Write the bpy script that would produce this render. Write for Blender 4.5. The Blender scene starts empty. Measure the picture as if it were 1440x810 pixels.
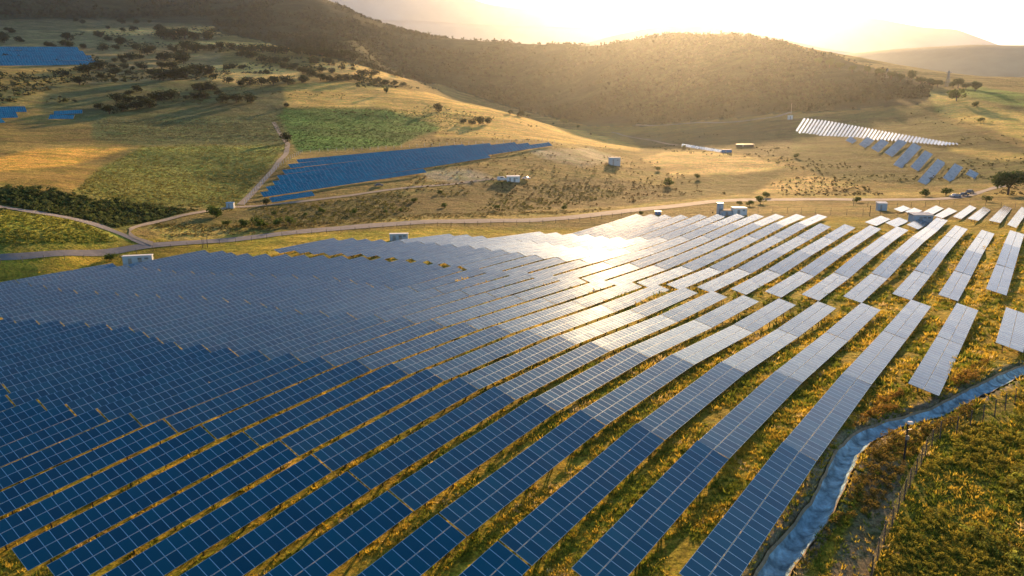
import bpy, math, random
import numpy as np
from mathutils import Matrix, Vector
R = math.radians
rng = np.random.default_rng(7)
random.seed(7)
S = bpy.context.scene
C = S.collection

# ------------------------------------------------------------------ camera
F_PX, PITCH, ROLL = 984.3, R(12.0), -0.008517
CAMZ = 40.0
cp, sp = math.cos(PITCH), math.sin(PITCH)
cr, sr = math.cos(ROLL), math.sin(ROLL)
CR = np.array([cr, sr * sp, sr * cp])
CU = np.array([-sr, cr * sp, cr * cp])
CF = np.array([0, cp, -sp])
cam_d = bpy.data.cameras.new('camera')
cam = bpy.data.objects.new('camera', cam_d)
C.objects.link(cam)
cam.matrix_world = Matrix(((CR[0], CU[0], -CF[0], 0), (CR[1], CU[1], -CF[1], 0), (CR[2], CU[2], -CF[2], CAMZ), (0, 0, 0, 1)))
cam_d.sensor_width = 36
cam_d.lens = 36 * F_PX / 1440
cam_d.clip_start = 0.5
cam_d.clip_end = 90000
S.camera = cam
def ray(px, py):
    d = CR * (px - 720) / F_PX - CU * (py - 405) / F_PX + CF
    return d / np.linalg.norm(d)
def project(x, y, z):
    z = z - CAMZ
    d = x * CF[0] + y * CF[1] + z * CF[2]
    d = np.where(d > 0.01, d, 0.01)
    X = x * CR[0] + y * CR[1] + z * CR[2]
    Y = x * CU[0] + y * CU[1] + z * CU[2]
    return 720 + F_PX * X / d, 405 - F_PX * Y / d

# ------------------------------------------------------------------ sky, sun, exposure
SUN = ray(978, -85)
SUN_EL = math.asin(SUN[2])
SUN_AZ = math.atan2(SUN[0], SUN[1])
w = bpy.data.worlds.new('World')
S.world = w
w.use_nodes = True
nt = w.node_tree
bg = nt.nodes['Background']
sky = nt.nodes.new('ShaderNodeTexSky')
sky.sky_type = 'NISHITA'
sky.sun_disc = False
sky.sun_elevation = SUN_EL
sky.sun_rotation = SUN_AZ
sky.altitude = 600
sky.air_density = 1.0
sky.dust_density = 0.9
sky.ozone_density = 3.0
nt.links.new(sky.outputs[0], bg.inputs[0])
bg.inputs[1].default_value = 0.08
sun_d = bpy.data.lights.new('sun', 'SUN')
sun_d.energy = 4.8
sun_d.angle = R(0.5)
sun_d.color = (1.0, 0.60, 0.27)
sun_o = bpy.data.objects.new('sun', sun_d)
sun_o.rotation_euler = Vector(SUN).to_track_quat('Z', 'Y').to_euler()
C.objects.link(sun_o)
S.view_settings.view_transform = 'Standard'
S.view_settings.look = 'None'
S.view_settings.gamma = 1
S.view_settings.exposure = 1.25
S.render.engine = 'CYCLES'
S.cycles.max_bounces = 5
S.cycles.diffuse_bounces = 2
S.cycles.glossy_bounces = 2
S.cycles.transmission_bounces = 3
S.cycles.volume_bounces = 0
S.cycles.sample_clamp_indirect = 4
S.cycles.use_denoising = True
HAZE_DENSITY = 0.000034
HAZE_COLOR = (0.84, 0.92, 1.0, 1)
HAZE_ANISO = 0.8

# ------------------------------------------------------------------ helpers
def mesh_obj(name, verts, faces, mat=None, parent=None, uvs=None, smooth=False, kind=None, cols=None):
    me = bpy.data.meshes.new(name)
    verts = np.asarray(verts, dtype=np.float32)
    if isinstance(faces, np.ndarray):
        nf, k = faces.shape
        me.vertices.add(len(verts)); me.vertices.foreach_set('co', verts.ravel())
        me.loops.add(nf * k); me.loops.foreach_set('vertex_index', faces.astype(np.int32).ravel())
        me.polygons.add(nf)
        me.polygons.foreach_set('loop_start', np.arange(nf, dtype=np.int32) * k)
        me.polygons.foreach_set('loop_total', np.full(nf, k, dtype=np.int32))
        me.update(calc_edges=True)
    else:
        me.from_pydata([tuple(map(float, v)) for v in verts], [], faces)
    if smooth:
        me.polygons.foreach_set('use_smooth', np.ones(len(me.polygons), dtype=bool))
    if uvs is not None:
        l = me.uv_layers.new(name='UVMap')
        l.data.foreach_set('uv', np.asarray(uvs, dtype=np.float32).ravel())
    if cols is not None:
        a = me.color_attributes.new('tint', 'FLOAT_COLOR', 'POINT')
        c4 = np.ones((len(verts), 4), np.float32); c4[:, :3] = cols
        a.data.foreach_set('color', c4.ravel())
    if mat: me.materials.append(mat)
    me.validate()
    o = bpy.data.objects.new(name, me)
    C.objects.link(o)
    if parent: o.parent = parent
    if kind: o['kind'] = kind
    return o
def box(b, cx, cy, cz, sx, sy, sz, tz=None):
    """append a box (centre, size) to the list pair b; tz = top scale"""
    n = len(b[0]); t = tz or 1
    for k, (dx, dy, dz) in enumerate([(-1,-1,-1),(1,-1,-1),(1,1,-1),(-1,1,-1),(-1,-1,1),(1,-1,1),(1,1,1),(-1,1,1)]):
        f = t if dz > 0 else 1
        b[0].append((cx + dx*sx/2*f, cy + dy*sy/2*f, cz + dz*sz/2))
    b[1].extend([tuple(n + i for i in q) for q in [(0,3,2,1),(4,5,6,7),(0,1,5,4),(1,2,6,5),(2,3,7,6),(3,0,4,7)]])
def tube(b, p0, p1, r0, r1=None, n=8):
    r1 = r0 if r1 is None else r1
    p0 = Vector(p0); p1 = Vector(p1); d = (p1 - p0).normalized()
    a = d.orthogonal().normalized(); c = d.cross(a)
    m = len(b[0])
    for p, r in ((p0, r0), (p1, r1)):
        for k in range(n):
            t = 2*math.pi*k/n
            b[0].append(tuple(p + a*(r*math.cos(t)) + c*(r*math.sin(t))))
    for k in range(n):
        b[1].append((m+k, m+(k+1) % n, m+n+(k+1) % n, m+n+k))
    b[1].append(tuple(m+n-1-k for k in range(n))); b[1].append(tuple(m+n+k for k in range(n)))
def new(): return ([], [])
def part(name, b, mat, parent, smooth=False):
    return mesh_obj(name, b[0], b[1], mat, parent, smooth=smooth)
def tag(o, label, cat, group=None):
    o['label'] = label; o['category'] = cat
    if group: o['group'] = group
    return o
def empty(name, loc=(0, 0, 0), rz=0, s=1):
    o = bpy.data.objects.new(name, None); C.objects.link(o)
    o.empty_display_size = 0.5
    o.location = loc; o.rotation_euler = (0, 0, rz); o.scale = (s, s, s)
    return o
def copy_tree(o, parent=None):
    c = o.copy(); C.objects.link(c); c.parent = parent
    for ch in list(o.children): copy_tree(ch, c)
    return c

def vnoise(x, y, s, seed=0):
    x = np.asarray(x)/s; y = np.asarray(y)/s
    xi = np.floor(x).astype(np.int64); yi = np.floor(y).astype(np.int64)
    fx = x - xi; fy = y - yi
    fx = fx*fx*(3-2*fx); fy = fy*fy*(3-2*fy)
    def h(a, b):
        n = (a*374761393 + b*668265263 + seed*974711) & 0xffffffff
        n = ((n ^ (n >> 13))*1274126177) & 0xffffffff
        return ((n ^ (n >> 16)) & 0xffff)/65535.0
    return (h(xi,yi)*(1-fx)+h(xi+1,yi)*fx)*(1-fy) + (h(xi,yi+1)*(1-fx)+h(xi+1,yi+1)*fx)*fy
def fbm(x, y, s, o=4, seed=0):
    t = 0; a = 1; n = 0
    for k in range(o):
        t = t + a*(vnoise(x, y, s/2**k, seed+k)-0.5); n += a; a *= 0.55
    return t/n*2
def in_poly(px, py, poly):
    c = np.zeros(px.shape, bool); n = len(poly); j = n-1
    for i in range(n):
        xi, yi = poly[i]; xj, yj = poly[j]
        if yi != yj:
            c ^= ((yi > py) != (yj > py)) & (px < (xj-xi)*(py-yi)/(yj-yi)+xi)
        j = i
    return c

# ------------------------------------------------------------------ materials
def mat(name, col=(0.5,0.5,0.5), rough=0.8, metal=0.0, noise=0.0, nscale=5.0, spec=0.5, bump=0.0, vcol=False, trans=0.0):
    m = bpy.data.materials.new(name); m.use_nodes = True
    t = m.node_tree; L = t.links; b = t.nodes['Principled BSDF']
    b.inputs['Roughness'].default_value = rough; b.inputs['Metallic'].default_value = metal
    b.inputs['Specular IOR Level'].default_value = spec
    b.inputs['Base Color'].default_value = (*col, 1)
    src = None
    if vcol:
        a = t.nodes.new('ShaderNodeVertexColor'); a.layer_name = 'tint'; src = a.outputs[0]
    if noise or bump:
        tc = t.nodes.new('ShaderNodeTexCoord')
        n = t.nodes.new('ShaderNodeTexNoise'); n.inputs['Scale'].default_value = nscale
        n.inputs['Detail'].default_value = 6; n.inputs['Roughness'].default_value = 0.65
        L.new(tc.outputs['Object'], n.inputs['Vector'])
        if noise:
            mr = t.nodes.new('ShaderNodeMapRange')
            mr.inputs['From Min'].default_value = 0.3; mr.inputs['From Max'].default_value = 0.7
            mr.inputs['To Min'].default_value = 1-noise; mr.inputs['To Max'].default_value = 1+noise
            L.new(n.outputs['Fac'], mr.inputs['Value'])
            mx = t.nodes.new('ShaderNodeVectorMath'); mx.operation = 'SCALE'
            if src: L.new(src, mx.inputs[0])
            else: mx.inputs[0].default_value = col
            L.new(mr.outputs[0], mx.inputs['Scale']); src = mx.outputs[0]
        if bump:
            bp = t.nodes.new('ShaderNodeBump'); bp.inputs['Distance'].default_value = bump
            L.new(n.outputs['Fac'], bp.inputs['Height']); L.new(bp.outputs[0], b.inputs['Normal'])
    if src: L.new(src, b.inputs['Base Color'])
    if trans:
        tr = t.nodes.new('ShaderNodeBsdfTranslucent'); ms = t.nodes.new('ShaderNodeMixShader')
        ms.inputs[0].default_value = trans
        if src: L.new(src, tr.inputs[0])
        else: tr.inputs[0].default_value = (*col, 1)
        L.new(b.outputs[0], ms.inputs[1]); L.new(tr.outputs[0], ms.inputs[2])
        L.new(ms.outputs[0], t.nodes['Material Output'].inputs['Surface'])
    return m

def ground_material():
    m = bpy.data.materials.new('dry_grassland'); m.use_nodes = True
    t = m.node_tree; L = t.links; b = t.nodes['Principled BSDF']
    b.inputs['Roughness'].default_value = 0.95; b.inputs['Specular IOR Level'].default_value = 0.1
    a = t.nodes.new('ShaderNodeVertexColor'); a.layer_name = 'tint'
    tc = t.nodes.new('ShaderNodeTexCoord')
    src = a.outputs[0]
    def N(scale, detail, rough, dist=0.0, stretch=None):
        n = t.nodes.new('ShaderNodeTexNoise'); n.inputs['Scale'].default_value = scale
        n.inputs['Detail'].default_value = detail; n.inputs['Roughness'].default_value = rough
        n.inputs['Distortion'].default_value = dist
        if stretch:
            mp = t.nodes.new('ShaderNodeMapping'); mp.inputs['Scale'].default_value = stretch[:3]
            mp.inputs['Rotation'].default_value = (0, 0, stretch[3])
            L.new(tc.outputs['Object'], mp.inputs[0]); L.new(mp.outputs[0], n.inputs['Vector'])
        else: L.new(tc.outputs['Object'], n.inputs['Vector'])
        return n.outputs['Fac']
    def mod(src, fac, lo, hi, f0=0.35, f1=0.65):
        mr = t.nodes.new('ShaderNodeMapRange'); mr.inputs['From Min'].default_value = f0; mr.inputs['From Max'].default_value = f1
        mr.inputs['To Min'].default_value = lo; mr.inputs['To Max'].default_value = hi
        L.new(fac, mr.inputs['Value'])
        mx = t.nodes.new('ShaderNodeVectorMath'); mx.operation = 'SCALE'
        L.new(src, mx.inputs[0]); L.new(mr.outputs[0], mx.inputs['Scale']); return mx.outputs[0]
    def green(src, fac, col, f0, f1, amt):
        mr = t.nodes.new('ShaderNodeMapRange'); mr.inputs['From Min'].default_value = f0; mr.inputs['From Max'].default_value = f1
        mr.inputs['To Max'].default_value = amt
        L.new(fac, mr.inputs['Value'])
        mm = t.nodes.new('ShaderNodeVectorMath'); mm.operation = 'MULTIPLY'; mm.inputs[1].default_value = col
        L.new(src, mm.inputs[0])
        mx = t.nodes.new('ShaderNodeMix'); mx.data_type = 'RGBA'
        L.new(mr.outputs[0], mx.inputs[0]); L.new(src, mx.inputs[6]); L.new(mm.outputs[0], mx.inputs[7]); return mx.outputs[2]
    src = green(src, N(0.09, 5, 0.6, 0.5), (0.50, 0.76, 0.45), 0.45, 0.62, 0.6)
    src = green(src, N(0.9, 5, 0.7, 0.3), (0.40, 0.62, 0.40), 0.48, 0.6, 0.8)
    src = mod(src, N(0.035, 6, 0.7), 0.75, 1.25)
    src = mod(src, N(3.2, 5, 0.75), 0.5, 1.55)
    src = mod(src, N(0.45, 6, 0.8, 0.6), 0.6, 1.4)
    src = mod(src, N(0.02, 6, 0.75, 0.4, (0.35, 2.6, 1, 0.3)), 0.72, 1.3)
    L.new(src, b.inputs['Base Color'])
    n = N(0.8, 9, 0.8)
    bp = t.nodes.new('ShaderNodeBump'); bp.inputs['Distance'].default_value = 0.9; bp.inputs['Strength'].default_value = 0.7
    L.new(n, bp.inputs['Height'])
    bp2 = t.nodes.new('ShaderNodeBump'); bp2.inputs['Distance'].default_value = 6; bp2.inputs['Strength'].default_value = 0.6
    L.new(N(0.12, 5, 0.7), bp2.inputs['Height']); L.new(bp2.outputs[0], bp.inputs['Normal'])
    L.new(bp.outputs[0], b.inputs['Normal'])
    return m

def module_material(name, per=1.0, cell=(0.0001, 0.055, 0.085), rough=0.12, line=0.05, lcol=(0.38, 0.60, 0.70), ior=1.85, sheen=0.18):
    """glass faced modules; uv in module units: u along the row, v across (one module = 1)"""
    m = bpy.data.materials.new(name); m.use_nodes = True
    t = m.node_tree; L = t.links; b = t.nodes['Principled BSDF']
    uv = t.nodes.new('ShaderNodeUVMap')
    sx = t.nodes.new('ShaderNodeSeparateXYZ'); L.new(uv.outputs[0], sx.inputs[0])
    def M(op, a, bb=None):
        n = t.nodes.new('ShaderNodeMath'); n.operation = op
        for i, v in ((0, a), (1, bb)):
            if v is None: continue
            if isinstance(v, (int, float)): n.inputs[i].default_value = v
            else: L.new(v, n.inputs[i])
        return n.outputs[0]
    def edge(s, wd):
        f = M('FRACT', s); f = M('MINIMUM', f, M('SUBTRACT', 1.0, f)); return M('LESS_THAN', f, wd)
    fr = M('MAXIMUM', edge(sx.outputs[0], line/2), edge(sx.outputs[1], line*0.62/2))
    # busbars / cell rows
    cu = t.nodes.new('ShaderNodeVectorMath'); cu.operation = 'FLOOR'; L.new(uv.outputs[0], cu.inputs[0])
    geo = t.nodes.new('ShaderNodeObjectInfo')
    ad = t.nodes.new('ShaderNodeVectorMath'); ad.operation = 'ADD'; L.new(cu.outputs[0], ad.inputs[0])
    L.new(geo.outputs['Location'], ad.inputs[1])
    wn = t.nodes.new('ShaderNodeTexWhiteNoise'); wn.noise_dimensions = '3D'; L.new(ad.outputs[0], wn.inputs['Vector'])
    base = t.nodes.new('ShaderNodeMix'); base.data_type = 'RGBA'
    base.inputs[6].default_value = (*cell, 1); base.inputs[7].default_value = (cell[0]*1.9, cell[1]*1.6, cell[2]*1.45, 1)
    L.new(wn.outputs['Value'], base.inputs[0])
    mx = t.nodes.new('ShaderNodeMix'); mx.data_type = 'RGBA'
    L.new(fr, mx.inputs[0]); L.new(base.outputs[2], mx.inputs[6]); mx.inputs[7].default_value = (*lcol, 1)
    L.new(mx.outputs[2], b.inputs['Base Color'])
    rr = M('ADD', M('MULTIPLY', fr, 0.35), rough)
    L.new(rr, b.inputs['Roughness'])
    b.inputs['IOR'].default_value = ior
    b.inputs['Sheen Weight'].default_value = sheen      # dusty warm sheen put in for the pale glare at a shallow angle
    b.inputs['Sheen Roughness'].default_value = 0.45
    b.inputs['Sheen Tint'].default_value = (0.98, 0.87, 0.80, 1)
    b.inputs['Specular Tint'].default_value = (0.06, 0.58, 1.0, 1)
    # each module sits a hair off true
    g = t.nodes.new('ShaderNodeNewGeometry')
    sub = t.nodes.new('ShaderNodeVectorMath'); sub.operation = 'SUBTRACT'; L.new(wn.outputs['Color'], sub.inputs[0]); sub.inputs[1].default_value = (0.5, 0.5, 0.5)
    sc = t.nodes.new('ShaderNodeVectorMath'); sc.operation = 'SCALE'; sc.inputs['Scale'].default_value = 0.014; L.new(sub.outputs[0], sc.inputs[0])
    an = t.nodes.new('ShaderNodeVectorMath'); an.operation = 'ADD'; L.new(g.outputs['Normal'], an.inputs[0]); L.new(sc.outputs[0], an.inputs[1])
    nn = t.nodes.new('ShaderNodeVectorMath'); nn.operation = 'NORMALIZE'; L.new(an.outputs[0], nn.inputs[0])
    L.new(nn.outputs[0], b.inputs['Normal'])
    return m

M_ground = ground_material()
M_module = module_material('solar_module_glass')
M_module_far = module_material('solar_module_matte', cell=(0.0003, 0.16, 0.26), rough=0.45, ior=1.15, sheen=0.0)
M_module_grey = module_material('solar_module_grey', cell=(0.13, 0.26, 0.32), rough=0.45, ior=1.12, sheen=0.1)
M_steel = mat('galvanised_steel', (0.30, 0.31, 0.32), 0.45, 0.7)
M_darksteel = mat('weathered_steel', (0.09, 0.08, 0.07), 0.6, 0.3)
M_alu = mat('aluminium_edge', (0.55, 0.57, 0.6), 0.35, 0.6)
M_asphalt = mat('dusty_road_surface', (0.22, 0.205, 0.19), 0.9, 0, 0.22, 0.35, bump=0.02)
M_dirt = mat('pale_dirt', (0.30, 0.25, 0.18), 0.95, 0, 0.3, 0.5, bump=0.05)
M_concrete = mat('ditch_concrete_blue_shade', (0.38, 0.58, 0.64), 0.95, 0, 0.6, 1.1, bump=0.5, spec=0.1)  # grey concrete tinted blue: its skylit shade is put into the colour
def crack(m, scale, dark):
    t = m.node_tree; L = t.links; b = t.nodes['Principled BSDF']; tc = t.nodes.new('ShaderNodeTexCoord')
    v = t.nodes.new('ShaderNodeTexVoronoi'); v.feature = 'DISTANCE_TO_EDGE'; v.inputs['Scale'].default_value = scale
    n = t.nodes.new('ShaderNodeTexNoise'); n.inputs['Scale'].default_value = 1.3; n.inputs['Detail'].default_value = 5
    mx = t.nodes.new('ShaderNodeMix'); mx.data_type = 'VECTOR'; mx.inputs[0].default_value = 0.35
    L.new(tc.outputs['Object'], mx.inputs[4]); L.new(n.outputs['Color'], mx.inputs[5]); L.new(tc.outputs['Object'], n.inputs['Vector']); L.new(mx.outputs[1], v.inputs['Vector'])
    mr = t.nodes.new('ShaderNodeMapRange'); mr.inputs['From Max'].default_value = 0.09; mr.inputs['To Min'].default_value = dark
    L.new(v.outputs['Distance'], mr.inputs['Value'])
    s = t.nodes.new('ShaderNodeVectorMath'); s.operation = 'SCALE'; src = b.inputs['Base Color'].links[0].from_socket
    L.new(src, s.inputs[0]); L.new(mr.outputs[0], s.inputs['Scale']); L.new(s.outputs[0], b.inputs['Base Color'])
crack(M_concrete, 0.45, 0.55)
M_lip = mat('ditch_gravel_lip', (0.34, 0.26, 0.15), 0.95, 0, 0.35, 2.0, bump=0.1)
M_render = mat('pale_blue_render', (0.42, 0.50, 0.56), 0.8, 0, 0.12, 1.5)
M_white = mat('white_paint', (0.78, 0.78, 0.76), 0.6, 0, 0.06, 1.0)
M_blue = mat('blue_paint', (0.05, 0.22, 0.45), 0.5)
M_glass = mat('dark_glass', (0.02, 0.03, 0.04), 0.08)
M_black = mat('black_rubber', (0.02, 0.02, 0.02), 0.8)
M_leaf = mat('evergreen_leaves', (0.035, 0.055, 0.018), 0.7, 0, 0.4, 0.6, spec=0.2, trans=0.25)
M_leaf2 = mat('bright_green_leaves', (0.10, 0.15, 0.025), 0.7, 0, 0.4, 0.8, spec=0.2, trans=0.35)
M_bark = mat('bark', (0.10, 0.07, 0.045), 0.9, 0, 0.3, 3)
M_forest = mat('woodland_leaves', (0.05, 0.062, 0.026), 0.85, 0, 0.5, 0.05, spec=0.1, vcol=True, trans=0.05)
M_scrub = mat('scrub_leaves', (0.05, 0.062, 0.026), 0.85, 0, 0.5, 0.3, spec=0.1, vcol=True, trans=0.35)
M_tree = mat('tree_leaves', (0.06, 0.10, 0.025), 0.7, 0, 0.4, 0.6, spec=0.2, trans=0.4)
M_tuft = mat('grass_blades', (0.3, 0.2, 0.05), 0.8, vcol=True, spec=0.1, trans=0.5)

# ------------------------------------------------------------------ solar field survey: seam positions
SEAM_A = {
-2:{3:(110.7,-27.97),4:(134.7,-27.81)},
-1:{2:(86.6,-28.13),3:(111.1,-28.25),4:(135.6,-28.20)},
0:{0:(40.2,-29.82),1:(63.0,-28.59),2:(86.6,-28.25),3:(111.1,-28.57),4:(136.1,-28.61)},
1:{0:(37.4,-30.64),1:(59.6,-29.00),2:(83.1,-28.42),3:(106.7,-28.90),4:(130.6,-29.05)},
2:{0:(37.8,-31.11),1:(60.4,-29.24),2:(83.2,-28.60),3:(106.2,-29.35),4:(129.3,-29.47)},
3:{0:(38.3,-31.38),1:(60.6,-29.46),2:(83.4,-28.90),3:(106.3,-29.76),4:(129.3,-29.81)},
4:{0:(39.0,-31.74),1:(61.5,-29.84),2:(84.2,-29.38),3:(106.8,-30.14),4:(129.8,-30.17)},
5:{0:(40.0,-32.29),1:(62.8,-30.40),2:(85.3,-29.98),3:(108.5,-30.59),4:(131.6,-30.53)},
6:{0:(40.9,-32.80),1:(64.0,-30.93),2:(87.0,-30.53),3:(110.2,-31.01),4:(133.4,-30.91)},
7:{-1:(18.3,-36.31),0:(41.7,-33.34),1:(64.9,-31.44),2:(88.2,-31.01),3:(111.6,-31.34),4:(134.6,-31.30)},
8:{-1:(17.8,-37.06),0:(41.4,-33.96),1:(64.9,-31.92),2:(88.5,-31.37),3:(112.1,-31.62),4:(135.5,-31.63)},
9:{0:(40.0,-34.41),1:(64.1,-32.41),2:(88.0,-31.74),3:(111.7,-31.83),4:(135.2,-31.87)},
10:{0:(38.8,-34.88),1:(62.9,-32.89),2:(87.0,-32.08),3:(111.0,-32.02),4:(134.7,-32.03)},
11:{0:(37.7,-35.36),1:(62.2,-33.37),2:(86.5,-32.47),3:(110.4,-32.21),4:(134.4,-32.10)},
12:{0:(36.4,-35.88),1:(61.0,-33.84),2:(85.6,-32.86),3:(109.7,-32.43),4:(133.5,-32.13)},
13:{0:(35.1,-36.38),1:(59.7,-34.25),2:(84.5,-33.23),3:(108.8,-32.70),4:(132.4,-32.16)},
14:{0:(33.9,-36.82),1:(58.8,-34.63),2:(83.3,-33.59),3:(107.8,-32.98),4:(131.7,-32.20)},
15:{0:(32.2,-37.20),1:(57.4,-35.00),2:(82.3,-33.97),3:(106.7,-33.25),4:(130.6,-32.27)},
16:{1:(57.6,-35.29),2:(82.3,-34.38),3:(107.0,-33.50),4:(130.8,-32.40)},
17:{1:(58.4,-35.54),2:(83.3,-34.70),3:(107.9,-33.72),4:(132.0,-32.55)},
18:{1:(58.9,-35.77),2:(83.7,-34.97),3:(108.3,-33.90),4:(132.3,-32.72)},
19:{1:(57.6,-36.03),2:(82.5,-35.21),3:(107.3,-34.09),4:(130.8,-32.87)},
20:{1:(56.3,-36.34),2:(81.4,-35.49),3:(105.8,-34.31),4:(129.8,-32.99)},
21:{1:(54.2,-36.68),2:(79.4,-35.80),3:(104.1,-34.59),4:(128.1,-33.17)},
22:{1:(52.1,-36.98),2:(77.4,-36.07),3:(102.3,-34.89),4:(126.5,-33.40)},
23:{1:(50.0,-37.28),2:(75.6,-36.32),3:(100.5,-35.18),4:(124.9,-33.67)},
24:{2:(73.9,-36.58),3:(99.0,-35.44),4:(123.5,-33.93)},
25:{2:(72.1,-36.82),3:(97.1,-35.69),4:(121.2,-34.16)},
26:{2:(69.9,-37.00),3:(95.3,-35.88),4:(119.2,-34.37)},
27:{2:(68.8,-37.08),3:(94.5,-36.00),4:(118.0,-34.55)},
28:{2:(67.9,-37.12),3:(93.8,-36.11),4:(119.0,-34.71)},
29:{2:(66.7,-37.10),3:(92.3,-36.14),4:(116.8,-34.82)},
30:{2:(66.1,-37.04),3:(91.4,-36.12)}}
SEAM_B = {
-1:{4:(143.9,-28.75),5:(168.1,-28.04),6:(192.3,-26.86),7:(216.2,-26.56)},
0:{4:(140.2,-28.78),5:(164.9,-28.20),6:(189.6,-27.08),7:(213.9,-26.55)},
1:{4:(133.5,-28.91),5:(157.6,-28.47),6:(182.4,-27.32),7:(207.2,-26.65),8:(231.4,-26.64),9:(255.6,-25.88)},
2:{4:(132.1,-29.16),5:(155.9,-28.77),6:(180.0,-27.61),7:(204.2,-26.86),8:(228.2,-26.51)},
3:{4:(132.4,-29.50),5:(155.4,-29.09),6:(179.1,-27.97),7:(202.9,-27.16),8:(226.5,-26.45)},
4:{4:(132.8,-29.92),5:(155.4,-29.52),6:(178.7,-28.39),7:(202.2,-27.53),8:(225.9,-26.49)},
5:{4:(132.4,-30.30),5:(155.7,-29.98),6:(178.9,-28.89),7:(202.1,-27.92),8:(225.6,-26.64)},
6:{4:(132.7,-30.60),5:(155.9,-30.44),6:(179.1,-29.40),7:(202.3,-28.30),8:(225.9,-26.89),9:(249.6,-26.24)},
7:{4:(132.5,-30.86),5:(155.7,-30.84),6:(178.7,-29.88),7:(202.0,-28.74),8:(225.4,-27.30),9:(248.9,-26.52)},
8:{4:(131.5,-31.16),5:(154.9,-31.20),6:(178.3,-30.35),7:(201.4,-29.23),8:(224.8,-27.78),9:(248.4,-26.82)},
9:{4:(132.0,-31.46),5:(154.9,-31.47),6:(178.0,-30.85),7:(201.2,-29.75),8:(224.5,-28.31),9:(247.9,-27.16)},
10:{5:(153.7,-31.60),6:(177.1,-31.32),7:(200.8,-30.32),8:(224.5,-28.89),9:(247.9,-27.55)},
11:{5:(153.1,-31.57),6:(176.5,-31.70),7:(199.8,-30.91),8:(223.7,-29.49),9:(247.2,-28.00)},
12:{5:(152.4,-31.49),6:(175.8,-31.98),7:(199.8,-31.45),8:(223.4,-30.04),9:(247.1,-28.45)},
13:{5:(151.8,-31.41),6:(174.9,-32.15),7:(198.8,-31.91),8:(222.2,-30.50),9:(245.8,-28.89)},
14:{5:(152.8,-31.38),6:(175.8,-32.27),7:(199.6,-32.26),8:(223.0,-30.89),9:(246.5,-29.31)},
15:{5:(154.3,-31.42),6:(177.8,-32.36),7:(202.0,-32.52),8:(225.4,-31.26),9:(248.9,-29.74)},
16:{5:(155.0,-31.48),6:(178.4,-32.41),7:(202.6,-32.73),8:(226.7,-31.64),9:(250.1,-30.16)},
17:{5:(155.6,-31.57),6:(179.2,-32.39),7:(203.0,-32.92)},
18:{5:(155.3,-31.67),6:(179.2,-32.38),7:(202.6,-33.09)},
19:{5:(155.3,-31.79),6:(178.7,-32.42)},
20:{5:(155.3,-31.89),6:(178.9,-32.52)},
21:{5:(153.6,-31.96),6:(177.5,-32.63)},
22:{5:(152.5,-32.12)},
23:{5:(152.1,-32.38)},
24:{5:(152.1,-32.66)},
25:{5:(149.6,-32.91)}}

AZ, TILT, W_TAB, ROW_GAP, VA, VB = 0.65336, 0.31928, 3.200, 6.773, 13.83, 17.43
UD = np.array([math.sin(AZ), math.cos(AZ)]); VD = np.array([-math.cos(AZ), math.sin(AZ)])
def uv_xy(u, v): return UD*u + VD*v
# rows running on out of the frame on the left
for r in range(16, 24):
    u, z = SEAM_A[r][1]; SEAM_A[r][0] = (u-23.9, z-1.9)
for r in range(24, 31):
    u, z = SEAM_A[r][2]; SEAM_A[r][1] = (u-23.9, z-1.3)
for r in range(1, 16):
    if -1 not in SEAM_A[r]:
        u, z = SEAM_A[r][0]; SEAM_A[r][-1] = (u-23.7, z-(2.55 + 0.08*min(r, 7)))
for r in range(9, 16):
    u, z = SEAM_A[r][-1]; SEAM_A[r][-2] = (u-23.7, z-3.3)
for r in (16, 17, 18, 19):
    u, z = SEAM_A[r][0]; SEAM_A[r][-1] = (u-23.7, z-3.0)
for r in range(9, 26):
    if 4 in SEAM_B[r]: continue
    u, z = SEAM_B[r][5]; SEAM_B[r][4] = (u-23.5, z-0.1)
for r in range(6, 26):
    u, z = SEAM_B[r][4]
    if r in SEAM_A and 4 in SEAM_A[r]: SEAM_B[r][4] = (u, min(z, SEAM_A[r][4][1]+0.3))
u, z = SEAM_B[0][7]; SEAM_B[0][8] = (u+23.8, z+0.3)
u, z = SEAM_B[-1][7]; SEAM_B[-1][8] = (u+15, z+0.2)
SEAM_B[-2] = {4: (147.5, -27.5), 5: (171.5, -26.5), 6: (195.5, -25.2), 7: (219.5, -24.7)}
SEAM_B[-3] = {5: (172.5, -26.2), 6: (196.5, -25.0), 7: (220.5, -24.4)}

# ------------------------------------------------------------------ terrain surface
LOW = 0.75       # low edge of a table above the ground
ctrl = []        # x, y, z (relative to the camera height)
for SM, v0 in ((SEAM_A, VA), (SEAM_B, VB)):
    for r in SM:
        for s, (u, z) in SM[r].items():
            x, y = uv_xy(u, v0 + r*ROW_GAP); ctrl.append((x, y, z - LOW))
            x, y = uv_xy(u, v0 + r*ROW_GAP + 3.2)
            if r % 2 == 0: ctrl.append((x, y, z - LOW - 0.2))
def cz(px, py, z):      # a point seen at a pixel, at a height
    d = ray(px, py); k = z/d[2]; ctrl.append((d[0]*k, d[1]*k, z))
def cd(px, py, D):      # a point seen at a pixel, at a horizontal distance
    d = ray(px, py); k = D/math.hypot(d[0], d[1]); ctrl.append((d[0]*k, d[1]*k, d[2]*k))
for a in ((1440, 800, -30.5), (1250, 800, -31.2), (1100, 805, -31.2), (1300, 650, -29.8), (1430, 620, -29.2), (1430, 560, -28.6), (1380, 520, -28.2), (1500, 700, -29.5), (1600, 600, -28.5)): cz(*a)
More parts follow.
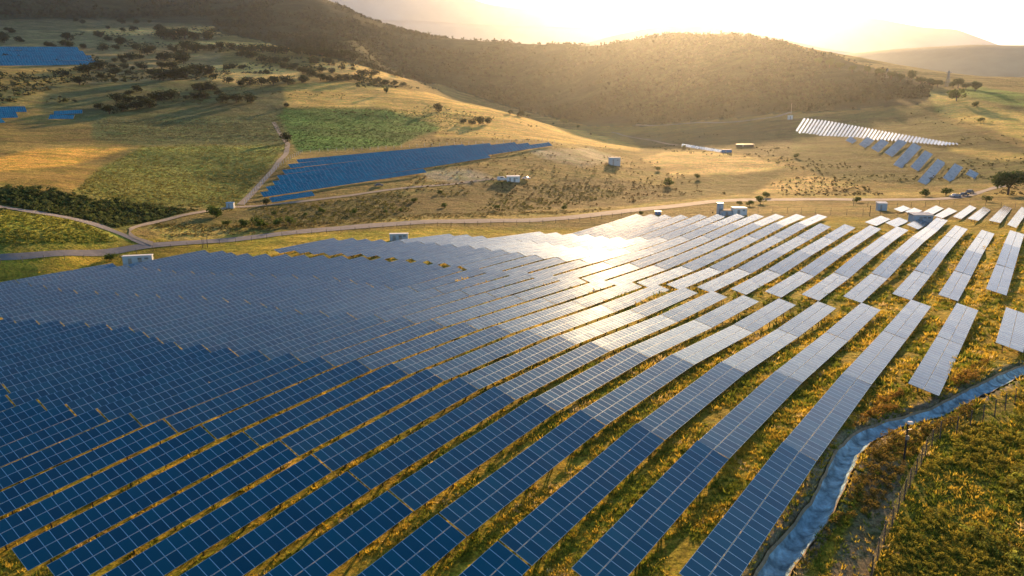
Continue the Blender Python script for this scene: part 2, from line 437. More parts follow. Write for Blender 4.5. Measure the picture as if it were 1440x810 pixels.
for x, y, z in ((0, 5, -34), (15, 5, -33), (-15, 5, -35.5), (0, 20, -34), (-40, 10, -38.5), (40, 5, -31.5), (-70, 30, -41), (70, 20, -30), (60, 60, -28.5), (110, 60, -27.5), (-120, 60, -43), (150, 100, -26)): ctrl.append((x, y, z))
# main road and verge
for a in ((-60, 371, 248), (-150, 376, 256), (0, 366, 242), (100, 358, 246), (200, 347, 255), (300, 336, 262), (420, 325, 266), (500, 320, 268), (600, 312, 274), (700, 310, 278), (800, 306, 285),
          (850, 300, 296), (900, 295, 306), (950, 290, 316), (1000, 284, 328), (1050, 281, 340), (1150, 280, 345), (1250, 281, 345), (1330, 280, 350), (1370, 273, 375), (1400, 265, 400), (1440, 262, 400), (1500, 262, 390)): cd(*a)
# fields beyond the road, left
for a in ((-80, 300, 280), (0, 296, 292), (60, 304, 282), (124, 316, 275), (190, 326, 270), (0, 282, 312), (0, 264, 326), (100, 298, 300), (100, 274, 318), (180, 308, 300), (200, 288, 322), (260, 300, 305), (330, 300, 312), (330, 290, 330),
          (0, 235, 430), (100, 245, 400), (200, 250, 400), (300, 255, 400), (-80, 240, 420), (0, 205, 540), (100, 205, 540), (200, 203, 540), (300, 203, 530), (400, 205, 510), (0, 172, 700), (150, 160, 720), (380, 160, 690),
          (380, 280, 345), (440, 273, 350), (560, 262, 365), (640, 256, 375), (720, 255, 380), (400, 230, 430), (500, 220, 460), (600, 212, 480), (700, 207, 500), (775, 204, 510),
          (500, 190, 560), (600, 185, 590), (700, 180, 640), (770, 190, 640), (840, 205, 600), (850, 222, 520), (860, 240, 440), (800, 262, 385), (800, 285, 340), (700, 285, 330), (600, 290, 315), (500, 298, 305), (420, 305, 300),
          (400, 150, 720), (500, 148, 740), (560, 140, 780), (640, 145, 800), (720, 162, 780), (800, 190, 740), (840, 196, 720), (500, 120, 900), (560, 118, 960), (600, 132, 920), (400, 120, 880), (300, 120, 900), (200, 120, 930), (100, 120, 930), (0, 120, 900),
          (0, 95, 1080), (100, 90, 1120), (200, 85, 1180), (300, 90, 1150), (400, 92, 1120), (480, 100, 1060), (0, 65, 1400), (100, 60, 1450), (200, 55, 1520), (300, 60, 1500), (400, 68, 1420), (480, 78, 1250),
          (0, 38, 1750), (120, 34, 1800), (250, 34, 1850), (350, 38, 1850), (420, 50, 1700), (500, 60, 1500), (0, 26, 1950), (150, 24, 2050), (300, 16, 2150),
          (-60, -20, 2800), (100, -15, 2800), (250, -12, 2700), (380, 6, 2500), (430, 14, 2450), (480, 24, 2350), (520, 32, 2200), (560, 42, 2080), (600, 50, 1980), (640, 55, 1900), (700, 61, 1820), (780, 64, 1720), (860, 62, 1600), (900, 56, 1520), (950, 51, 1450), (1000, 54, 1380), (1050, 62, 1330), (1100, 76, 1280), (1150, 88, 1230), (1200, 99, 1180), (1250, 111, 1130), (1300, 123, 1080), (1350, 128, 1020), (1400, 132, 960), (1440, 140, 930), (1520, 150, 900)): cd(*a)
# valley between the near slope and the dark ridge, ridge foot
for a in ((540, 95, 1500), (600, 115, 1420), (660, 140, 1320), (720, 158, 1200), (780, 172, 1080), (830, 183, 980), (880, 190, 900), (930, 186, 880), (980, 180, 880), (1050, 172, 880), (1100, 165, 880), (1160, 162, 880), (1240, 155, 890), (1300, 150, 880),
          (900, 205, 700), (960, 205, 640), (1020, 200, 650), (1080, 195, 660), (900, 228, 500), (960, 230, 490), (1040, 228, 500), (1110, 225, 520), (900, 262, 395), (960, 262, 395), (1050, 262, 400), (1120, 255, 420), (1200, 262, 400), (1000, 272, 365), (1100, 272, 370), (1200, 273, 370), (1300, 270, 385),
          (1120, 170, 820), (1180, 185, 720), (1250, 205, 620), (1300, 225, 540), (1340, 245, 470), (1200, 225, 530), (1250, 250, 440), (1340, 200, 640), (1400, 215, 560), (1440, 225, 520), (1380, 240, 480), (1330, 165, 830), (1400, 165, 800), (1440, 170, 760), (1500, 190, 700), (1400, 190, 680), (1440, 245, 450),
          (700, 110, 1600), (800, 120, 1450), (900, 120, 1250), (1000, 120, 1150), (1100, 120, 1080), (1200, 130, 1020)): cd(*a)
# far side of the crests: the ground falls away behind
for px in range(-100, 1600, 100):
    d = ray(px, 100); k = 1/math.hypot(d[0], d[1])
    far = 3400 if px < 500 else (2700 if px < 900 else 2100)
    ctrl.append((d[0]*k*far, d[1]*k*far, 60 if px > 400 else 300)); ctrl.append((d[0]*k*4200, d[1]*k*4200, -20 if px > 400 else 250)); ctrl.append((d[0]*k*7200, d[1]*k*7200, -40))
ctrl = np.array(ctrl)
def feat(x, y):
    return np.arctan2(x, y)*1.6, np.log(np.hypot(x, y))
def tps(r2): return np.where(r2 > 1e-12, r2*np.log(np.maximum(r2, 1e-12)), 0)
ca, cl = feat(ctrl[:, 0], ctrl[:, 1]); cq = (ctrl[:, 2] + 35)/np.hypot(ctrl[:, 0], ctrl[:, 1])
n = len(ca)
K = tps((ca[:, None]-ca)**2 + (cl[:, None]-cl)**2) + np.eye(n)*2e-4
P = np.stack([np.ones(n), ca, cl], 1)
sol = np.linalg.solve(np.block([[K, P], [P.T, np.zeros((3, 3))]]), np.concatenate([cq, np.zeros(3)]))
NA, NR = 900, 620
A0, A1, L0, L1 = R(-60), R(60), math.log(7.0), math.log(7500.0)
ga = np.linspace(A0, A1, NA); gl = np.linspace(L0, L1, NR)
# solve on a coarser grid, then refine bicubically enough with smooth interpolation
ca2 = np.linspace(A0, A1, 301); cl2 = np.linspace(L0, L1, 311)
q = np.zeros((311, 301))
for i, l in enumerate(cl2):
    r2 = (ca2[:, None]*1.6-ca)**2 + (l-cl)**2
    q[i] = tps(r2) @ sol[:n] + sol[n] + sol[n+1]*ca2*1.6 + sol[n+2]*l
def lin(q, fi, fj):
    def cub(f, N):
        i = np.clip(np.floor(f).astype(int), 0, N-2); t = f-i
        idx = [np.clip(i+k, 0, N-1) for k in (-1, 0, 1, 2)]
        w = [-.5*t+t*t-.5*t**3, 1-2.5*t*t+1.5*t**3, .5*t+2*t*t-1.5*t**3, -.5*t*t+.5*t**3]
        return idx, w
    I, wi = cub(fi, q.shape[0]); J, wj = cub(fj, q.shape[1])
    return sum(wi[a][:, None]*sum(q[I[a]][:, J[b]]*wj[b] for b in range(4)) for a in range(4))
Q = lin(q, (gl-L0)/(L1-L0)*310, (ga-A0)/(A1-A0)*300)
GL, GA = np.meshgrid(gl, ga, indexing='ij')
GD = np.exp(GL); GX = GD*np.sin(GA); GY = GD*np.cos(GA)
GZ = Q*GD - 35
# undulation: hardly any in the solar field, more on the hills
far = np.clip((GD-300)/900, 0, 1)
GZ = GZ + 0.10*fbm(GX, GY, 9, 3, 1) + far*7*fbm(GX, GY, 260, 4, 5)*np.clip(GD/900, 0, 1.6) + np.clip((GD-270)/200, 0, 1)*1.3*fbm(GX, GY, 45, 4, 9)
GZ = GZ + CAMZ
def hgt(x, y):
    a, l = np.arctan2(x, y), np.log(np.maximum(np.hypot(x, y), 7.1))
    fi = np.clip((l-L0)/(L1-L0)*(NR-1), 0, NR-1.001); fj = np.clip((a-A0)/(A1-A0)*(NA-1), 0, NA-1.001)
    i = fi.astype(int); j = fj.astype(int); fi = fi-i; fj = fj-j
    return (GZ[i, j]*(1-fj)+GZ[i, j+1]*fj)*(1-fi) + (GZ[i+1, j]*(1-fj)+GZ[i+1, j+1]*fj)*fi
_T = np.exp(np.linspace(math.log(9), math.log(7400), 2600))
def hit(px, py):
    d = ray(px, py); h = math.hypot(d[0], d[1])
    X = d[0]/h*_T; Y = d[1]/h*_T; Zr = CAMZ + d[2]/h*_T
    below = np.nonzero(Zr < hgt(X, Y))[0]
    k = below[0] if len(below) else len(_T)-1
    if k > 0 and len(below):
        z0 = Zr[k-1]-hgt(X[k-1:k], Y[k-1:k])[0]; z1 = Zr[k]-hgt(X[k:k+1], Y[k:k+1])[0]
        f = z0/(z0-z1+1e-9); x = X[k-1]+(X[k]-X[k-1])*f; y = Y[k-1]+(Y[k]-Y[k-1])*f
    else: x, y = X[k], Y[k]
    return np.array([x, y, float(hgt(np.array([x]), np.array([y]))[0])])

# ditch: a channel cut into the ground along the right of the field
DITCH = [(1070, 830), (1092, 790), (1112, 765), (1135, 735), (1158, 705), (1170, 680), (1180, 655), (1197, 625), (1225, 605), (1258, 593), (1290, 585), (1318, 577), (1345, 562), (1375, 548), (1405, 533), (1440, 517), (1500, 495)]
dp = np.array([hit(*p) for p in DITCH])[:, :2]
def resample(p, step):
    p = np.asarray(p, float); d = np.r_[0, np.cumsum(np.hypot(*np.diff(p[:, :2], axis=0).T))]
    t = np.linspace(0, d[-1], max(2, int(d[-1]/step)))
    # Catmull-like smoothing by averaging
    o = np.stack([np.interp(t, d, p[:, k]) for k in range(p.shape[1])], 1)
    for _ in range(6): o[1:-1] = (o[:-2]+o[1:-1]*2+o[2:])/4
    return o
dp = resample(dp, 0.8)
def dist_line(x, y, line):
    best = np.full(x.shape, 1e9); side = np.zeros(x.shape)
    for (x0, y0), (x1, y1) in zip(line[:-1], line[1:]):
        dx, dy = x1-x0, y1-y0; L2 = dx*dx+dy*dy
        t = np.clip(((x-x0)*dx+(y-y0)*dy)/L2, 0, 1)
        d = np.hypot(x-x0-t*dx, y-y0-t*dy)
        s = np.sign((x-x0)*dy-(y-y0)*dx)
        m = d < best; best = np.where(m, d, best); side = np.where(m, s, side)
    return best, side      # side > 0: right of the line
near = np.argwhere((GD < 140) & (GA > R(-2)) & (GA < R(45)))
ni, nj = near[:, 0], near[:, 1]
dd, ss = dist_line(GX[ni, nj], GY[ni, nj], dp[::2])
DIG = np.full(GX.shape, 99.0); DIG[ni, nj] = dd
H_SMOOTH = GZ.copy()
GZ[ni, nj] -= 1.2*np.clip((1.25-dd)/0.6, 0, 1)

# colour of the ground, field by field (what grows there, gold fields brightened as sunlit), world-fixed
PX, PY = project(GX, GY, H_SMOOTH)
jx = fbm(GX, GY, 30, 4, 21); jy = fbm(GX, GY, 30, 4, 33)
amp = 2.2 - np.clip((GD-400)/600, 0, 1)*0.9
QX = PX + jx*amp*2; QY = PY + jy*amp
COL = np.empty(GX.shape + (3,)); COL[:] = (0.20, 0.15, 0.055)
def lerp(a, b, t): return a*(1-t) + b*t
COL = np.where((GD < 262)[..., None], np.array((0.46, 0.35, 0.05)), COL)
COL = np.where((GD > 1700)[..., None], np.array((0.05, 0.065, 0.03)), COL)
ZONES = [
 # (polygon in the picture, colour, min distance, max distance)
 ([(-200, 290), (0, 290), (60, 300), (124, 312), (178, 332), (204, 343), (0, 362), (-200, 385)], (0.30, 0.29, 0.055), 200, 330),
 ([(-200, 255), (0, 262), (60, 268), (110, 275), (150, 284), (200, 290), (260, 297), (330, 292), (270, 303), (200, 316), (180, 326), (120, 310), (60, 300), (-200, 285)], (0.10, 0.11, 0.035), 230, 380),
 ([(200, 318), (330, 296), (480, 283), (560, 270), (720, 262), (880, 262), (1000, 272), (1000, 276), (860, 290), (780, 300), (600, 304), (480, 314), (300, 330), (230, 338)], (0.12, 0.105, 0.04), 240, 400),
 ([(205, 318), (300, 318), (420, 318), (600, 303), (800, 300), (860, 292), (1000, 276), (1450, 268), (1450, 276), (1330, 277), (1000, 281), (850, 297), (800, 305), (600, 309), (430, 320), (240, 342)], (0.34, 0.26, 0.09), 240, 420),
 ([(-200, 222), (0, 222), (60, 208), (185, 207), (105, 232), (0, 240), (-200, 250)], (0.55, 0.32, 0.08), 350, 640),
 ([(-200, 245), (0, 240), (120, 232), (180, 238), (140, 262), (110, 275), (0, 262), (-200, 258)], (0.28, 0.19, 0.06), 320, 520),
 ([(100, 272), (135, 240), (200, 206), (405, 204), (335, 285), (320, 293), (200, 290)], (0.16, 0.18, 0.05), 320, 620),
 ([(130, 196), (130, 170), (400, 160), (405, 203), (200, 204)], (0.11, 0.13, 0.055), 450, 800),
 ([(385, 152), (480, 150), (600, 158), (700, 165), (640, 178), (590, 190), (560, 205), (420, 214), (405, 190)], (0.07, 0.17, 0.035), 430, 900),
 ([(330, 120), (480, 116), (620, 132), (700, 152), (760, 168), (900, 206), (900, 215), (700, 195), (600, 205), (620, 178), (540, 152), (400, 150)], (0.52, 0.34, 0.11), 560, 1000),
 ([(780, 200), (900, 212), (960, 245), (900, 290), (760, 300), (560, 300), (700, 255), (780, 230)], (0.21, 0.155, 0.055), 300, 620),
 ([(640, 262), (860, 250), (990, 272), (860, 292), (700, 298), (560, 300), (560, 280)], (0.12, 0.095, 0.04), 290, 420),
 ([(590, 240), (660, 236), (700, 250), (660, 258), (600, 252)], (0.30, 0.26, 0.20), 340, 480),
 ([(740, 212), (830, 208), (880, 225), (820, 235), (760, 222)], (0.30, 0.26, 0.20), 400, 640),
 ([(-200, 30), (130, 27), (300, 36), (320, 120), (60, 118), (-200, 130)], (0.22, 0.18, 0.095), 850, 2000),
 ([(-200, 92), (130, 95), (95, 118), (60, 150), (-200, 150)], (0.30, 0.22, 0.08), 700, 1300),
 ([(60, 118), (330, 112), (400, 122), (400, 160), (130, 172), (60, 160)], (0.11, 0.115, 0.05), 650, 1200),
 ([(112, 41), (300, 37), (345, 41), (340, 46), (230, 49), (150, 47), (112, 43)], (0.75, 0.47, 0.2), 1200, 2100),  # gold strips from here: sunlit brightness is put into their colour
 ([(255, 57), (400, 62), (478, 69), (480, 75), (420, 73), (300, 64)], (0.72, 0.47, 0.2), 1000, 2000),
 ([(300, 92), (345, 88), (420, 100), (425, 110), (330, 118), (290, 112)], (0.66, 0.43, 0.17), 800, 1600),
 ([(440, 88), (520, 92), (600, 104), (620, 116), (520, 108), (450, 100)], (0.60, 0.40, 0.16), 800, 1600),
 ([(900, 222), (945, 213), (1010, 214), (1060, 222), (1115, 233), (1045, 244), (950, 248), (925, 235)], (0.55, 0.37, 0.16), 400, 680),
 ([(1060, 272), (1095, 255), (1145, 246), (1225, 263), (1150, 272)], (0.52, 0.35, 0.15), 360, 500),
 ([(1115, 233), (1060, 272), (940, 275), (950, 250), (1045, 245)], (0.09, 0.085, 0.03), 360, 560),
 ([(880, 190), (1130, 165), (1290, 150), (1320, 200), (1250, 225), (1120, 225), (1000, 212), (900, 205)], (0.085, 0.078, 0.036), 540, 1000),
 ([(1120, 170), (1290, 150), (1340, 175), (1460, 215), (1460, 255), (1300, 262), (1150, 248), (1110, 220)], (0.085, 0.09, 0.032), 400, 950),
 ([(1300, 128), (1400, 150), (1460, 166), (1460, 205), (1380, 178), (1320, 160)], (0.5, 0.36, 0.11), 600, 1150),
 ([(1330, 205), (1440, 216), (1460, 222), (1420, 228), (1340, 216)], (0.36, 0.27, 0.09), 500, 760),
 ([(1365, 120), (1460, 134), (1460, 155), (1390, 143), (1340, 131)], (0.13, 0.21, 0.035), 800, 1100),
 ([(1220, 640), (1280, 648), (1268, 690), (1250, 740), (1232, 780), (1222, 830), (1160, 830), (1180, 770), (1215, 700)], (0.34, 0.27, 0.18), 30, 120),
 ([(1300, 655), (1350, 605), (1460, 540), (1600, 500), (1600, 830), (1236, 830), (1260, 760), (1285, 700)], (0.32, 0.29, 0.05), 20, 160),
]
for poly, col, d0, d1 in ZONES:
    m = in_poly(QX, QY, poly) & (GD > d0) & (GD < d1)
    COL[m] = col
# gentle mix of neighbouring cells so that field margins are not razor sharp
for _ in range(2):
    COL[1:-1, 1:-1] = (COL[1:-1, 1:-1]*2 + COL[:-2, 1:-1] + COL[2:, 1:-1] + COL[1:-1, :-2] + COL[1:-1, 2:])/6
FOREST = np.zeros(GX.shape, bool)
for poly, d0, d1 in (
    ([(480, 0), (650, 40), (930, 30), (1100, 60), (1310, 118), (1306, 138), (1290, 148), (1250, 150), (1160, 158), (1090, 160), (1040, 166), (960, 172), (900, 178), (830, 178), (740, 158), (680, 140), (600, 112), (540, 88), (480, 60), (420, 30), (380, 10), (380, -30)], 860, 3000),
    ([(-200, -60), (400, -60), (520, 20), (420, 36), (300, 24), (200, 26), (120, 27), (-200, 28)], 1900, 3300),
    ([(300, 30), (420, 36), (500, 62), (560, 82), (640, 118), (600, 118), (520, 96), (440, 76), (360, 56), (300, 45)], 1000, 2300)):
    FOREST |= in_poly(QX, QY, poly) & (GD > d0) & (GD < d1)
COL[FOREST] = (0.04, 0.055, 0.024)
COL *= (1 + 0.35*fbm(GX, GY, 38, 5, 61))[..., None]
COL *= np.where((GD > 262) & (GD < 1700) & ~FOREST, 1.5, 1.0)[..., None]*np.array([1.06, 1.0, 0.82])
lipm = (DIG > 0.95) & (DIG < 1.9)
COL[lipm] = (0.38, 0.29, 0.18)
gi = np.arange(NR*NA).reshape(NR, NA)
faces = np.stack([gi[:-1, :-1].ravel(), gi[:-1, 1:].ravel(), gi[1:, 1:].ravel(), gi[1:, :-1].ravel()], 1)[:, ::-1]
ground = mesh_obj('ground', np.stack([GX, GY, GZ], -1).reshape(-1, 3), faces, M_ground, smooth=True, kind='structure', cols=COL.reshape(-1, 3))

# ------------------------------------------------------------------ distant mountains
M_mtn = mat('hazed_mountain_rock', (0.5, 0.48, 0.46), 0.95, 0, 0.25, 0.0006)  # rock paled towards the sky: extra haze is put into the colour
M_mtn2 = mat('distant_dry_slope', (0.30, 0.27, 0.17), 0.95, 0, 0.35, 0.0015)
def mountain(name, prof, D, depth, base_py, m, base_z=-60, seed=0, rough=0.03):
    """a real ridge: crest line at distance D, front slope towards the viewer and a back slope"""
    p = np.array(prof, float); px = np.arange(p[0, 0], p[-1, 0]+1, 6.0)
    py = np.interp(px, p[:, 0], p[:, 1])
    for _ in range(2): py[1:-1] = (py[:-2]+2*py[1:-1]+py[2:])/4
    V = []; T = np.linspace(-1, 1, 41)
    for i, x in enumerate(px):
        d = ray(x, py[i]); h = math.hypot(d[0], d[1]); zc = CAMZ + d[2]/h*D
        for t in T:
            dist = D + (t*depth if t < 0 else t*depth*0.8)
            X = d[0]/h*dist; Y = d[1]/h*dist
            s = (1-abs(t))**1.15
            z = base_z + (zc-base_z)*s
            nz = float(fbm(np.array([X]), np.array([Y]), depth*0.5, 4, seed)[0])
            V.append((X, Y, z + nz*(zc-base_z)*rough*6*abs(t)**.7*(1-abs(t)) + nz*(zc-base_z)*rough*0.3))
    n = len(T); idx = np.arange(len(px)*n).reshape(len(px), n)
    f = np.stack([idx[:-1, :-1].ravel(), idx[1:, :-1].ravel(), idx[1:, 1:].ravel(), idx[:-1, 1:].ravel()], 1)
    return mesh_obj(name, V, f, m, smooth=True, kind='structure')
mountain('mountains', [(240, -60), (400, -50), (560, -30), (620, -18), (660, -3), (685, 6), (720, 11), (760, 15), (800, 17), (850, 31), (868, 22), (890, 9), (910, 14), (930, 24), (960, 26), (1000, 24), (1045, 21), (1075, 23), (1100, 30), (1150, 30), (1200, 28), (1215, 25), (1235, 26), (1270, 33), (1300, 38), (1345, 41), (1400, 61), (1470, 85)], 7200, 1500, 0, M_mtn, seed=3)
mountain('mountains', [(380, 30), (480, 26), (583, 29), (640, 33), (700, 36), (750, 38), (830, 38), (870, 43), (930, 60), (980, 90)], 5600, 1100, 0, M_mtn, seed=8)
mountain('hills', [(760, 90), (800, 68), (830, 59), (870, 48), (910, 40), (960, 35), (1000, 38), (1040, 44), (1100, 55), (1150, 67), (1200, 75), (1260, 88), (1330, 110)], 3500, 600, 0, M_mtn, seed=12)
mountain('hills', [(1060, 110), (1140, 84), (1210, 74), (1260, 69), (1310, 66), (1370, 63), (1440, 64), (1520, 60), (1640, 70)], 3300, 1300, 0, M_mtn2, seed=16, rough=0.02)

# ------------------------------------------------------------------ haze
hz = mesh_obj('haze', [(x, y, z) for z in (-120, 1620) for x, y in ((-8000, -300), (8000, -300), (8000, 9600), (-8000, 9600))],
              [(0, 3, 2, 1), (4, 5, 6, 7), (0, 1, 5, 4), (1, 2, 6, 5), (2, 3, 7, 6), (3, 0, 4, 7)], kind='stuff')
hm = bpy.data.materials.new('haze'); hm.use_nodes = True
for nd in list(hm.node_tree.nodes):
    if nd.type == 'BSDF_PRINCIPLED': hm.node_tree.nodes.remove(nd)
pv = hm.node_tree.nodes.new('ShaderNodeVolumePrincipled')
pv.inputs['Density'].default_value = HAZE_DENSITY
pv.inputs['Color'].default_value = HAZE_COLOR
pv.inputs['Anisotropy'].default_value = HAZE_ANISO
hm.node_tree.links.new(pv.outputs[0], hm.node_tree.nodes['Material Output'].inputs['Volume'])
hz.data.materials.append(hm)

# ------------------------------------------------------------------ roads
def sheet(name, up, lo, mat_, lift=0.06, nc=5, step=2.5, kind='structure'):
    U = np.array([hit(*p) for p in up]); Lw = np.array([hit(*p) for p in lo])
    def rs(p, n):
        d = np.r_[0, np.cumsum(np.hypot(*np.diff(p[:, :2], axis=0).T))]; t = np.linspace(0, 1, n)*d[-1]
        o = np.stack([np.interp(t, d, p[:, k]) for k in (0, 1)], 1)
        for _ in range(8): o[1:-1] = (o[:-2]+2*o[1:-1]+o[2:])/4
        return o
    L = np.hypot(*np.diff(U[:, :2], axis=0).T).sum(); n = int(L/step)+2
    U = rs(U, n); Lw = rs(Lw, n); V = []
    for i in range(n):
        for k in range(nc):
            t = k/(nc-1); wob = 0.25*math.sin(i*0.7+k) if k in (0, nc-1) else 0
            x, y = U[i]*(1-t)+Lw[i]*t
            x += wob*0.5; y += wob
            V.append((x, y))
    V = np.array(V); z = hgt(V[:, 0], V[:, 1]) + lift
    idx = np.arange(n*nc).reshape(n, nc)
    f = np.stack([idx[:-1, :-1].ravel(), idx[:-1, 1:].ravel(), idx[1:, 1:].ravel(), idx[1:, :-1].ravel()], 1)
    o = mesh_obj(name, np.c_[V, z], f, mat_, smooth=True, kind=kind)
    if sum(p.normal.z for p in o.data.polygons) < 0: o.data.flip_normals()
    return o
RX = [(-120, 370, 379), (0, 361.5, 370), (100, 352, 360.5), (200, 342, 350), (250, 339.5, 345), (375, 328.7, 334.5), (500, 316, 322), (600, 309.3, 314.5), (700, 308, 313.2), (800, 304, 309.3), (850, 297.5, 303.5), (900, 292, 297), (950, 287.5, 292.5), (1000, 281.5, 286), (1050, 279, 283), (1150, 278.8, 282), (1250, 279.5, 282.5), (1330, 278.2, 281.5), (1350, 275.5, 279.5), (1370, 271, 275.5), (1395, 262.5, 266.5), (1420, 258, 262)]
road = sheet('road', [(a, b) for a, b, c in RX], [(a, c) for a, b, c in RX], M_asphalt, 0.12)
T1 = [(-60, 283, 288), (0, 288, 291.5), (44, 297, 300.5), (89, 303, 307), (124, 310.5, 315), (155, 321, 326), (178, 330, 336), (204, 341, 346)]
sheet('road', [(a, b) for a, b, c in T1], [(a, c) for a, b, c in T1], M_asphalt, 0.17, 4)
T2 = [(322, 291, 294), (300, 294.5, 297.5), (267, 300, 303), (233, 308, 311.5), (205, 313.5, 317.5), (186, 319, 323.5), (178, 325, 330), (192, 334, 339), (215, 341, 346)]
sheet('path', [(a, b) for a, b, c in T2], [(a, c) for a, b, c in T2], M_dirt, 0.22, 4, 1.5)
T3 = [(330, 290, 292.5), (380, 287, 289), (440, 280.5, 283), (500, 273, 275.5), (560, 264, 266.3), (622, 259.5, 261.5), (664, 254.5, 256.5), (702, 250, 252)]
sheet('path', [(a, b) for a, b, c in T3], [(a, c) for a, b, c in T3], M_dirt, 0.15, 3)
# cart track up the hillside beside the rough field
def track(name, pts, width, m, lift=0.1):
    c = resample(np.array([hit(*p)[:2] for p in pts]), 2.0)
    t = np.gradient(c, axis=0); t /= np.hypot(*t.T)[:, None]; nrm = np.stack([-t[:, 1], t[:, 0]], 1)
    V = np.concatenate([c + nrm*width*k for k in (-.5, 0, .5)]); n = len(c)
    z = hgt(V[:, 0], V[:, 1]) + lift; i = np.arange(n-1)
    f = np.concatenate([np.stack([i+k*n, i+k*n+1, i+(k+1)*n+1, i+(k+1)*n], 1) for k in (0, 1)])
    o = mesh_obj(name, np.c_[V, z], f, m, smooth=True, kind='structure')
    if sum(p.normal.z for p in o.data.polygons) < 0: o.data.flip_normals()
    return o
track('path', [(338, 288), (365, 260), (385, 238), (402, 217), (405, 203), (394, 188), (385, 172)], 3.2, M_dirt)
track('path', [(893, 176), (940, 176), (975, 173), (1010, 173), (1050, 170), (1090, 165), (1112, 158)], 6, M_dirt, 0.3)
track('path', [(860, 186), (905, 196), (960, 204)], 4, M_dirt, 0.3)

# ditch lining
n = len(dp); t = np.gradient(dp, axis=0); t /= np.hypot(*t.T)[:, None]; nrm = np.stack([-t[:, 1], t[:, 0]], 1)
offs = [-1.15, -1.0, -0.8, -0.5, -0.2, 0, 0.25, 0.5, 0.8, 0.98]
V = []
_save = GZ; GZ = H_SMOOTH
for o in offs:
    p = dp + nrm*o; z = hgt(p[:, 0], p[:, 1]) - 0.85*np.clip((1.2-abs(o))/0.8, 0, 1) + 0.08
    z = z + 0.22*fbm(p[:, 0], p[:, 1], 1.3, 4, 40); p = p + nrm*(0.22*fbm(p[:, 0], p[:, 1], 2.0, 3, 44))[:, None]*(abs(o) > .7)
    V.append(np.c_[p, z])
GZ = _save
V = np.concatenate(V); i = np.arange(n-1)
f = np.concatenate([np.stack([i+k*n, i+(k+1)*n, i+(k+1)*n+1, i+k*n+1], 1) for k in range(len(offs)-1)])
dl = mesh_obj('drainage_ditch', V, f, M_concrete, smooth=True)
dl.data.materials.append(M_lip)
for k, p_ in enumerate(dl.data.polygons):
    if k//(n-1) in (0, len(offs)-2): p_.material_index = 1
if sum(p.normal.z for p in dl.data.polygons) < 0: dl.data.flip_normals()
tag(dl, 'winding concrete lined drainage ditch beside the solar field', 'ditch')

# ------------------------------------------------------------------ solar tables
NMOD = 23; LM = NMOD*1.01
def table_meshes():
    """meshes in local axes: x along the row (centred), y up the slope of the table, z up; origin on the ground under the low edge"""
    ct, st = math.cos(TILT), math.sin(TILT)
    T = {}
    def slab(y0, y1, k):
        b = new(); th = 0.045
        P = []
        for (x, s, off) in ((-LM/2, y0, 0), (LM/2, y0, 0), (LM/2, y1, 0), (-LM/2, y1, 0), (-LM/2, y0, th), (LM/2, y0, th), (LM/2, y1, th), (-LM/2, y1, th)):
            P.append((x, s*ct - off*st, LOW - th + s*st + off*ct))
        F = [(0, 3, 2, 1), (4, 5, 6, 7), (0, 1, 5, 4), (1, 2, 6, 5), (2, 3, 7, 6), (3, 0, 4, 7)]
        me = bpy.data.meshes.new('module_row'); me.from_pydata(P, [], F)
        me.materials.append(M_module); me.materials.append(M_alu)
        uvl = me.uv_layers.new(name='UVMap')
        for p in me.polygons:
            p.material_index = 0 if p.index == 1 else 1
        for li, uvv in zip(me.polygons[1].loop_indices, ((0, k), (NMOD, k), (NMOD, k+1), (0, k+1))): uvl.data[li].uv = uvv
        me.update(); return me
    half = (W_TAB-0.05)/2
    T['low'] = slab(0, half, 0); T['high'] = slab(half+0.05, W_TAB, 1)
    def me_of(name, b, m):
        me = bpy.data.meshes.new(name); me.from_pydata(b[0], [], b[1]); me.materials.append(m); me.update(); return me
    rails = []
    for s in (0.45, 1.2, 1.95, 2.7):
        b = new(); box(b, 0, 0, 0, LM-0.3, 0.06, 0.07); rails.append((s*ct, LOW - 0.1 + s*st))
    T['rails'] = rails; T['rail'] = me_of('rail', b, M_steel)
    b = new(); box(b, 0, 0, 0, 0.08, W_TAB-0.5, 0.1)
    for j in range(len(b[0])):
        px_, py_, pz_ = b[0][j]; s = py_ + W_TAB/2
        b[0][j] = (px_, s*ct, LOW + s*st + (pz_-0.18))
    T['beam'] = me_of('cross_beam', b, M_steel)
    legs = []
    for s in (0.5, 2.45):
        b = new(); h = LOW + s*st - 0.2; box(b, 0, 0, (h-0.5)/2, 0.12, 0.1, h+0.5); legs.append((s*ct, me_of('leg', b, M_darksteel)))
    T['legs'] = legs
    b = new()
    for y, _ in legs:
        s = y/ct; h = LOW + s*st - 0.2
        for k in range(6):
            box(b, -LM/2+1.9+k*(LM-3.8)/5, y, (h-0.5)/2, 0.12, 0.1, h+0.5)
    for s in (0.45, 2.7): box(b, 0, s*ct, LOW - 0.1 + s*st, LM-0.3, 0.06, 0.07)
    T['frame'] = me_of('support_frame', b, M_darksteel)
    return T
TM = table_meshes()
ORD = ['zeroth', 'first', 'second', 'third', 'fourth', 'fifth', 'sixth', 'seventh', 'eighth', 'ninth', 'tenth', 'eleventh', 'twelfth', 'thirteenth', 'fourteenth', 'fifteenth', 'sixteenth', 'seventeenth', 'eighteenth', 'nineteenth', 'twentieth']
def ordi(k):
    if k <= 20: return ORD[k]
    if k == 30: return 'thirtieth'
    return ('twenty-' if k < 30 else 'thirty-') + ORD[k % 10]
def mk(name, me, parent, loc=(0, 0, 0)):
    o = bpy.data.objects.new(name, me); C.objects.link(o); o.parent = parent; o.location = loc; return o
